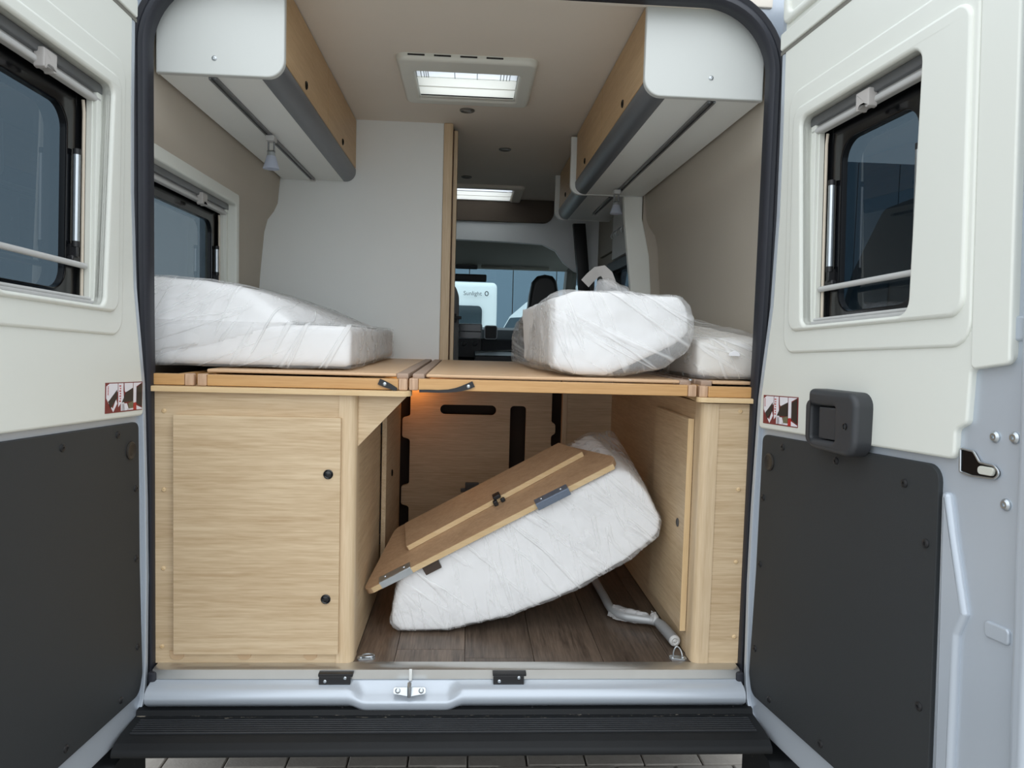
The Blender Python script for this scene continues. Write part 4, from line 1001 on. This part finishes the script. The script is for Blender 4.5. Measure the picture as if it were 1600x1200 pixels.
# overcab shelf, arch and cab lining at the end of the corridor
AY = 3.0
sb = MB(); z0, z1 = PY(800, 347, AY).z, CZ
xr = PY(866, 320, AY).x
sb.plate(XZ(AY), rpoly([(-.9, z0), (xr, z0), (xr, z1), (-.9, z1)], [0, .16, 0, 0], 10), -.018, 0, .004)
sbo = sb.build('overcab_shelf', plain('dark_brown_lining', (92, 80, 70), .8)); tag(sbo, 'dark brown overcab shelf front below the far roof hatch', 'shelf')
ap = [PY(x, y, AY+.02) for x, y in ((712, 374), (790, 378), (848, 382), (868, 392), (880, 410), (898, 424), (912, 428))]
arch = [(-.9, ap[0].z)] + [(p.x, p.z) for p in ap] + [(.95, ap[-1].z), (.95, CZ), (-.9, CZ)]
ar = MB().plate(XZ(AY+.02), arch, -.05, 0, .004).build('cab_arch', plain('arch_white', (240, 243, 245), .5)); tag(ar, 'white arch panel framing the driving cab opening', 'panel')
hl = MB().profile([(AY+.07, ap[1].z+.02), (3.95, 1.415), (4.0, 1.44), (4.0, 1.75), (AY+.07, 1.75)], 'x', -.89, PY(886, 440, 3.9).x-.003).build('cab_headliner', plain('cab_grey', (150, 150, 142), .8)); tag(hl, 'grey cab headliner above the windscreen', 'headliner')
for i, (x0, x1, y0, y1) in enumerate(((752, 858, 402, 422), (712, 746, 405, 421))):
    a, b = PY(x0, y0, 3.84), PY(x1, y1, 3.84)
    v_ = thing(['sun_visor', 'grille_panel'][i], ((a.x+b.x)/2, 3.84, b.z), ['wide grey sun visor with white label above the windscreen', 'dark grille panel beside the sun visor'][i], ['sun visor', 'panel'][i])
    MB().box(a.x, b.x, 3.83, 3.85, b.z, a.z, .008, 3).build('visor_body', plain('visor_grey', (150, 149, 138), .7) if i == 0 else charcoal, v_)
    if i == 0:
        a, b = PY(800, 406, 3.825), PY(820, 418, 3.825)
        lb_ = MB().box(a.x, b.x, 3.826, 3.83, b.z, a.z).build('label', plain('visor_label', (168, 166, 160), .6), v_)
ws_z0, ws_z1 = .86, PY(790, 424, 3.95).z
mb = MB(); xw0, xw1 = -.85, PY(886, 440, 3.9).x
mb.add([(xw0, 3.95, ws_z1+.05), (xw1, 3.95, ws_z1+.05), (xw1+.05, 4.45, ws_z0), (xw0, 4.45, ws_z0), (xw0, 3.956, ws_z1+.05), (xw1, 3.956, ws_z1+.05), (xw1+.05, 4.456, ws_z0), (xw0, 4.456, ws_z0)], [(0, 1, 2, 3), (7, 6, 5, 4), (0, 4, 5, 1), (1, 5, 6, 2), (2, 6, 7, 3), (3, 7, 4, 0)])
wso = mb.build('window_2', glass_clear); tag(wso, 'windscreen of the driving cab', 'windscreen', kind='structure')
cabg = plain('cab_side_grey', (96, 94, 88), .7)
cso = MB().plate(YZ(xw1, 1), [(3.08, 0), (4.45, 0), (4.45, .8), (3.95, 1.6), (3.95, 1.75), (3.08, 1.75)], 0, .08, holes=[rpoly([(3.2, .85), (4.2, .85), (3.9, 1.42), (3.2, 1.42)], .06)]).build('wall_cab_right', cabg); tag(cso, 'grey right cab side lining and windscreen pillar', 'wall', kind='structure')
tag(MB().plate(YZ(-.95, 1), [(2.46, 0), (4.45, 0), (4.45, .8), (3.95, 1.6), (3.95, 1.75), (2.46, 1.75)], 0, .05, holes=[rpoly([(3.2, .85), (4.2, .85), (3.9, 1.42), (3.2, 1.42)], .06)]).build('wall_cab_left', cabg), 'grey left cab side lining', 'wall', kind='structure')
tag(MB().box(-.95, .95, 4.47, 4.6, 0, .80).build('wall_cab_front', cabg), 'front wall below the windscreen', 'wall', kind='structure')
qa, qb = PX(886, 428, xw1-.006), PX(898, 447, xw1-.006)
for xx, par_ in ((xw1+.04, cso), (-.925, bpy.data.objects['wall_cab_left'])): MB().plate(YZ(xx, 1), rpoly([(3.19, .84), (4.21, .84), (3.91, 1.43), (3.19, 1.43)], .06), 0, .005).build('side_glass', glass_clear, par_)
a, b = PY(712, 428, 3.9), PY(760, 441, 3.9)
mi = MB().box(a.x-.05, b.x, 3.86, 3.90, b.z, a.z, .01, 3).build('rear_view_mirror', blk); tag(mi, 'black rear view mirror at the top of the windscreen', 'mirror')
# black belt pillar
p = [PY(x, y, 2.9) for x, y in ((896, 349), (915, 349), (923, 455), (905, 455))]
bpz = MB().plate(XZ(2.9), [(q.x, q.z) for q in reversed(p)], -.05, 0, .006).build('belt_pillar', blk); tag(bpz, 'black seat belt pillar beside the cab arch', 'pillar')
# dashboard
da = thing('dashboard', (.2, 4.2, .4), 'black dashboard with screen frame, vents and rotary knobs below the windscreen', 'dashboard')
dz = PY(790, 512, 4.15).z
MB().profile(rpoly([(4.05, .2), (3.98, .55), (3.95, dz-.10), (4.02, dz-.02), (4.2, dz), (4.46, dz-.03), (4.46, .2)], .02, 4), 'x', -.88, .88).build('dash_body', plain('dash_black', (34, 36, 40), .5), da)
def dpx(x0, y0, x1, y1, Y): a, b = PY(x0, y0, Y), PY(x1, y1, Y); return a.x, b.x, b.z, a.z
x0, x1, z0, z1 = dpx(716, 505, 753, 530, 3.90)
MB().box(x0-.06, x1, 3.90, 3.96, z0-.15, z1, .01).build('centre_stack', blk, da)
fz = MB().plate(XZ(3.895), rrect(x0-.05, x1, z0, z1, .012), 0, .008, .003, holes=[rrect(x0-.04, x1-.01, z0+.008, z1-.008, .006)]).build('screen_frame', plain('satin_silver', (130, 134, 138), .3, .5), da)
MB().box(x0-.04, x1-.01, 3.888, 3.894, z0+.008, z1-.008).build('screen', blk_gloss, da)
MB().box(x0-.04, x1-.01, 3.884, 3.889, (z0+z1)/2-.006, (z0+z1)/2+.002).build('vent_bar', charcoal, da)
for x in (725, 742):
    q = PY(x, 537, 3.895); kn = MB().lathe(q, (0, -1, 0), [(0, .02), (.012, .018), (.014, .015), (.014, 0)], 20).build('knob', blk, da)
    MB().tube([(q.x+.0185*math.cos(t*.314+.3), 3.893, q.z+.0185*math.sin(t*.314+.3)) for t in range(18)], .0018, 6).build('chrome_ring', steel, kn)
x0, x1, z0, z1 = dpx(757, 508, 777, 531, 3.88)
MB().plate(XZ(3.88), rrect(x0, x1, z0, z1, .02), -.05, 0, .006, holes=[rrect(x0+.008, x1-.010, z0+.010, z1-.010, .012)]).build('vent_frame', plain('satin_silver_2', (150, 154, 158), .3, .5), da)
MB().box(x0+.004, x1-.006, 3.884, 3.92, z0+.006, z1-.006).build('vent', blk, da)
q0_, q1_ = PY(742, 549, 3.7), PY(800, 547, 3.7)
MB().profile(rpoly([(3.4, .2), (3.4, q0_.z-.02), (3.7, q0_.z), (3.96, q0_.z), (3.96, .2)], .015, 4), 'x', q0_.x, q1_.x).build('console', plain('console_black', (30, 31, 33), .4), da)
MB().tube([(q0_.x, 3.45, q0_.z-.01), (q0_.x+.05, 3.45, q0_.z), (q1_.x, 3.45, q1_.z+.004), (q1_.x, 3.46, q1_.z+.004)], .004, 6).build('console_trim', alu, da)
# steering wheel hidden mostly behind the mattress
swh = thing('steering_wheel', PY(815, 530, 3.62), 'dark steering wheel rim half hidden behind the wrapped mattress', 'steering wheel')
c0 = PY(822, 535, 3.62)+V((.13, 0, 0))
MB().tube([(c0.x+.19*math.cos(t*math.pi/12), c0.y+.07*math.sin(t*math.pi/12), c0.z-.05+.17*math.sin(t*math.pi/12)) for t in range(24)], .015, 8, True).build('rim', blk, swh)
MB().lathe((c0.x, c0.y+.01, c0.z-.05), (0, -1, .4), [(0, .09), (.03, .07), (.04, 0)], 18).build('hub', charcoal, swh)
# front seat with headrest
fs = thing('cab_chair', PY(850, 560, 3.3), 'black cab seat with tall headrest behind the wrapped mattress', 'seat')
hp_ = [(823, 495), (827, 462), (832, 440), (840, 431), (852, 428.5), (864, 431), (871, 440), (874, 462), (876, 495)]
HP = [PY(x, y, 3.2) for x, y in hp_]
MB().plate(XZ(3.2), [(p.x, p.z) for p in reversed(HP)], -.09, 0, .03, seg=4).build('headrest', plain('black_leatherette', (30, 32, 32), .42), fs)
MB().box(HP[0].x-.05, HP[-1].x+.12, 3.18, 3.32, .35, HP[0].z+.01, .05, 3).build('backrest', plain('black_upholstery', (40, 41, 42), .7), fs)
# grey bench back with black handle by the corridor
p = [PY(x, y, 2.6) for x, y in ((700, 566), (717, 566), (717, 462), (711, 444), (700, 440))]
bb = thing('bench_backrest', (p[0].x, 2.6, p[0].z), 'grey bench backrest edge with black handle beside the oak edging', 'bench')
MB().plate(XZ(2.6), rpoly([(p[0].x-.2, .2), (p[1].x, .2), (p[2].x, p[2].z), (p[3].x, p[3].z), (p[4].x-.15, p[4].z)], [0, 0, .1, .05, 0], 5), -.12, 0, .008).build('back_pad', plain('grey_upholstery', (150, 148, 146), .7), bb)
x0, x1, z0, z1 = dpx(709, 490, 713, 504, 2.59)
MB().box(x0, x1, 2.57, 2.6, z0, z1, .004).box(x0, PY(721, 497, 2.58).x, 2.56, 2.575, PY(715, 499, 2.58).z, PY(715, 494, 2.58).z, .004).build('handle', blk, bb)
# ================================================================== OUTSIDE, SEEN THROUGH THE GLASS
GZ = -.55
def far_van(x, y, rz, L, W_, H, label, front=False, text=None, paint=None):
    t = thing('parked_van', (x, y, GZ), label, 'van')
    ca, sa_ = math.cos(rz), math.sin(rz)
    fr = Frame((x, y, GZ), (ca, sa_, 0), (-sa_, ca, 0), (0, 0, 1))          # a across, b lengthwise, c up
    side = Frame(fr(-W_/2, 0, 0), fr.ey, fr.ez, fr.ex)                         # length, height -> across
    pf = [(0, .35), (L, .35), (L, .95), (L-.75, 1.15), (L-1.35, H*.80), (L-2.0, H), (.15, H), (.03, H*.8), (0, 1.1)]
    MB().plate(side, rpoly(pf, [.05, .1, .15, .1, .2, .25, .15, 0, 0], 5), 0, W_, .10, seg=4).build('van_body', paint or van_white, t)
    g_ = MB(); fb = Frame(fr(0, 0, 0), fr.ex, fr.ez, -fr.ey)
    gm = plain('van_window', (48, 60, 66), .08)
    MB().plate(fb, rrect(-W_/2+.22, W_/2-.32, 1.30, H-.52, .1), -.02, .03, .01).build('rear_window', gm, t)
    s1 = (L-1.335, H*.775); s0 = (L-.79, 1.20); dv = V((0, s0[0]-s1[0], s0[1]-s1[1])).normalized()
    e2 = fr.ey*dv.y+fr.ez*dv.z; wl_ = math.hypot(s0[0]-s1[0], s0[1]-s1[1])
    fw = Frame(fr(0, s1[0], s1[1]), fr.ex, e2, fr.ex.cross(e2))
    sg = 1 if fw.ez.dot(fr.ez) > 0 else -1
    MB().plate(fw, rrect(-W_/2+.2, W_/2-.2, 0, wl_-.04, .08), -.05*sg, .03*sg, .01).build('windscreen', gm, t)
    for s, nrm in ((-1, -1), (1, 1)):
        fs_ = Frame(fr(s*W_/2, 0, 0), fr.ey, fr.ez, fr.ex*s)
        MB().plate(fs_, rpoly([(L-2.2, 1.2), (L-1.0, 1.2), (L-1.45, H*.76), (L-2.2, H*.76)], .06), -.02, .012).build('side_window', gm, t)
        for b in (.9, L-.95): MB().cyl(fr(s*(W_/2-.22), b, .34), fr.ex*s, .34, .23, 20).build('wheel', blk, t)
    if text: text_mesh('lettering', text, .125, plain('letter_grey', (70, 74, 78), .5), t, fb, .47, H-.30, .03); MB().tube([fb(.77+.035*math.cos(a_*.5236), H-.255+.045*math.sin(a_*.5236), .032) for a_ in range(12)], .010, 6, True).build('emblem', plain('emblem_grey', (70, 74, 78), .5), t)
    return t
v1 = far_van(PY(776, 500, 14).x-1.0, 14, .0, 5.9, 2.0, 2.62, 'white camper van seen from behind through the windscreen', text='Sunlight')
rz2 = math.pi/2+.3; f2 = PY(752, 520, 23)
v2 = far_van(f2.x+5.9*math.sin(rz2), 23-5.9*math.cos(rz2), rz2, 5.9, 2.0, 2.75, 'white camper van with sloped windscreen behind the cab seat headrest')
bu = thing('warehouse', (8, 32, GZ), 'blue-grey clad warehouse wall beyond the parked vans', 'building')
cm_ = plain('blue_grey_cladding', (104, 124, 138), .6, var=.03)
for i in range(16): MB().box(-8+i*2+.02, -6+i*2-.02, 32, 32.2, GZ, 9.5).build('cladding_panel', cm_, bu)
MB().box(-8, 24, 32.1, 40, GZ, 9.4).build('building_core', joint_m, bu)
# neighbours at both sides, seen only through tinted glass
far_van(-11, 9.0, .5, 5.9, 2.0, 2.6, 'grey van parked to the left, seen through the side window', paint=plain('grey_van_paint', (120, 128, 134), .3))
far_van(4.6, 1.0, -.1, 5.9, 2.1, 2.75, 'dark van parked to the right, seen through the right door window', paint=plain('dark_van_paint', (60, 60, 60), .3))
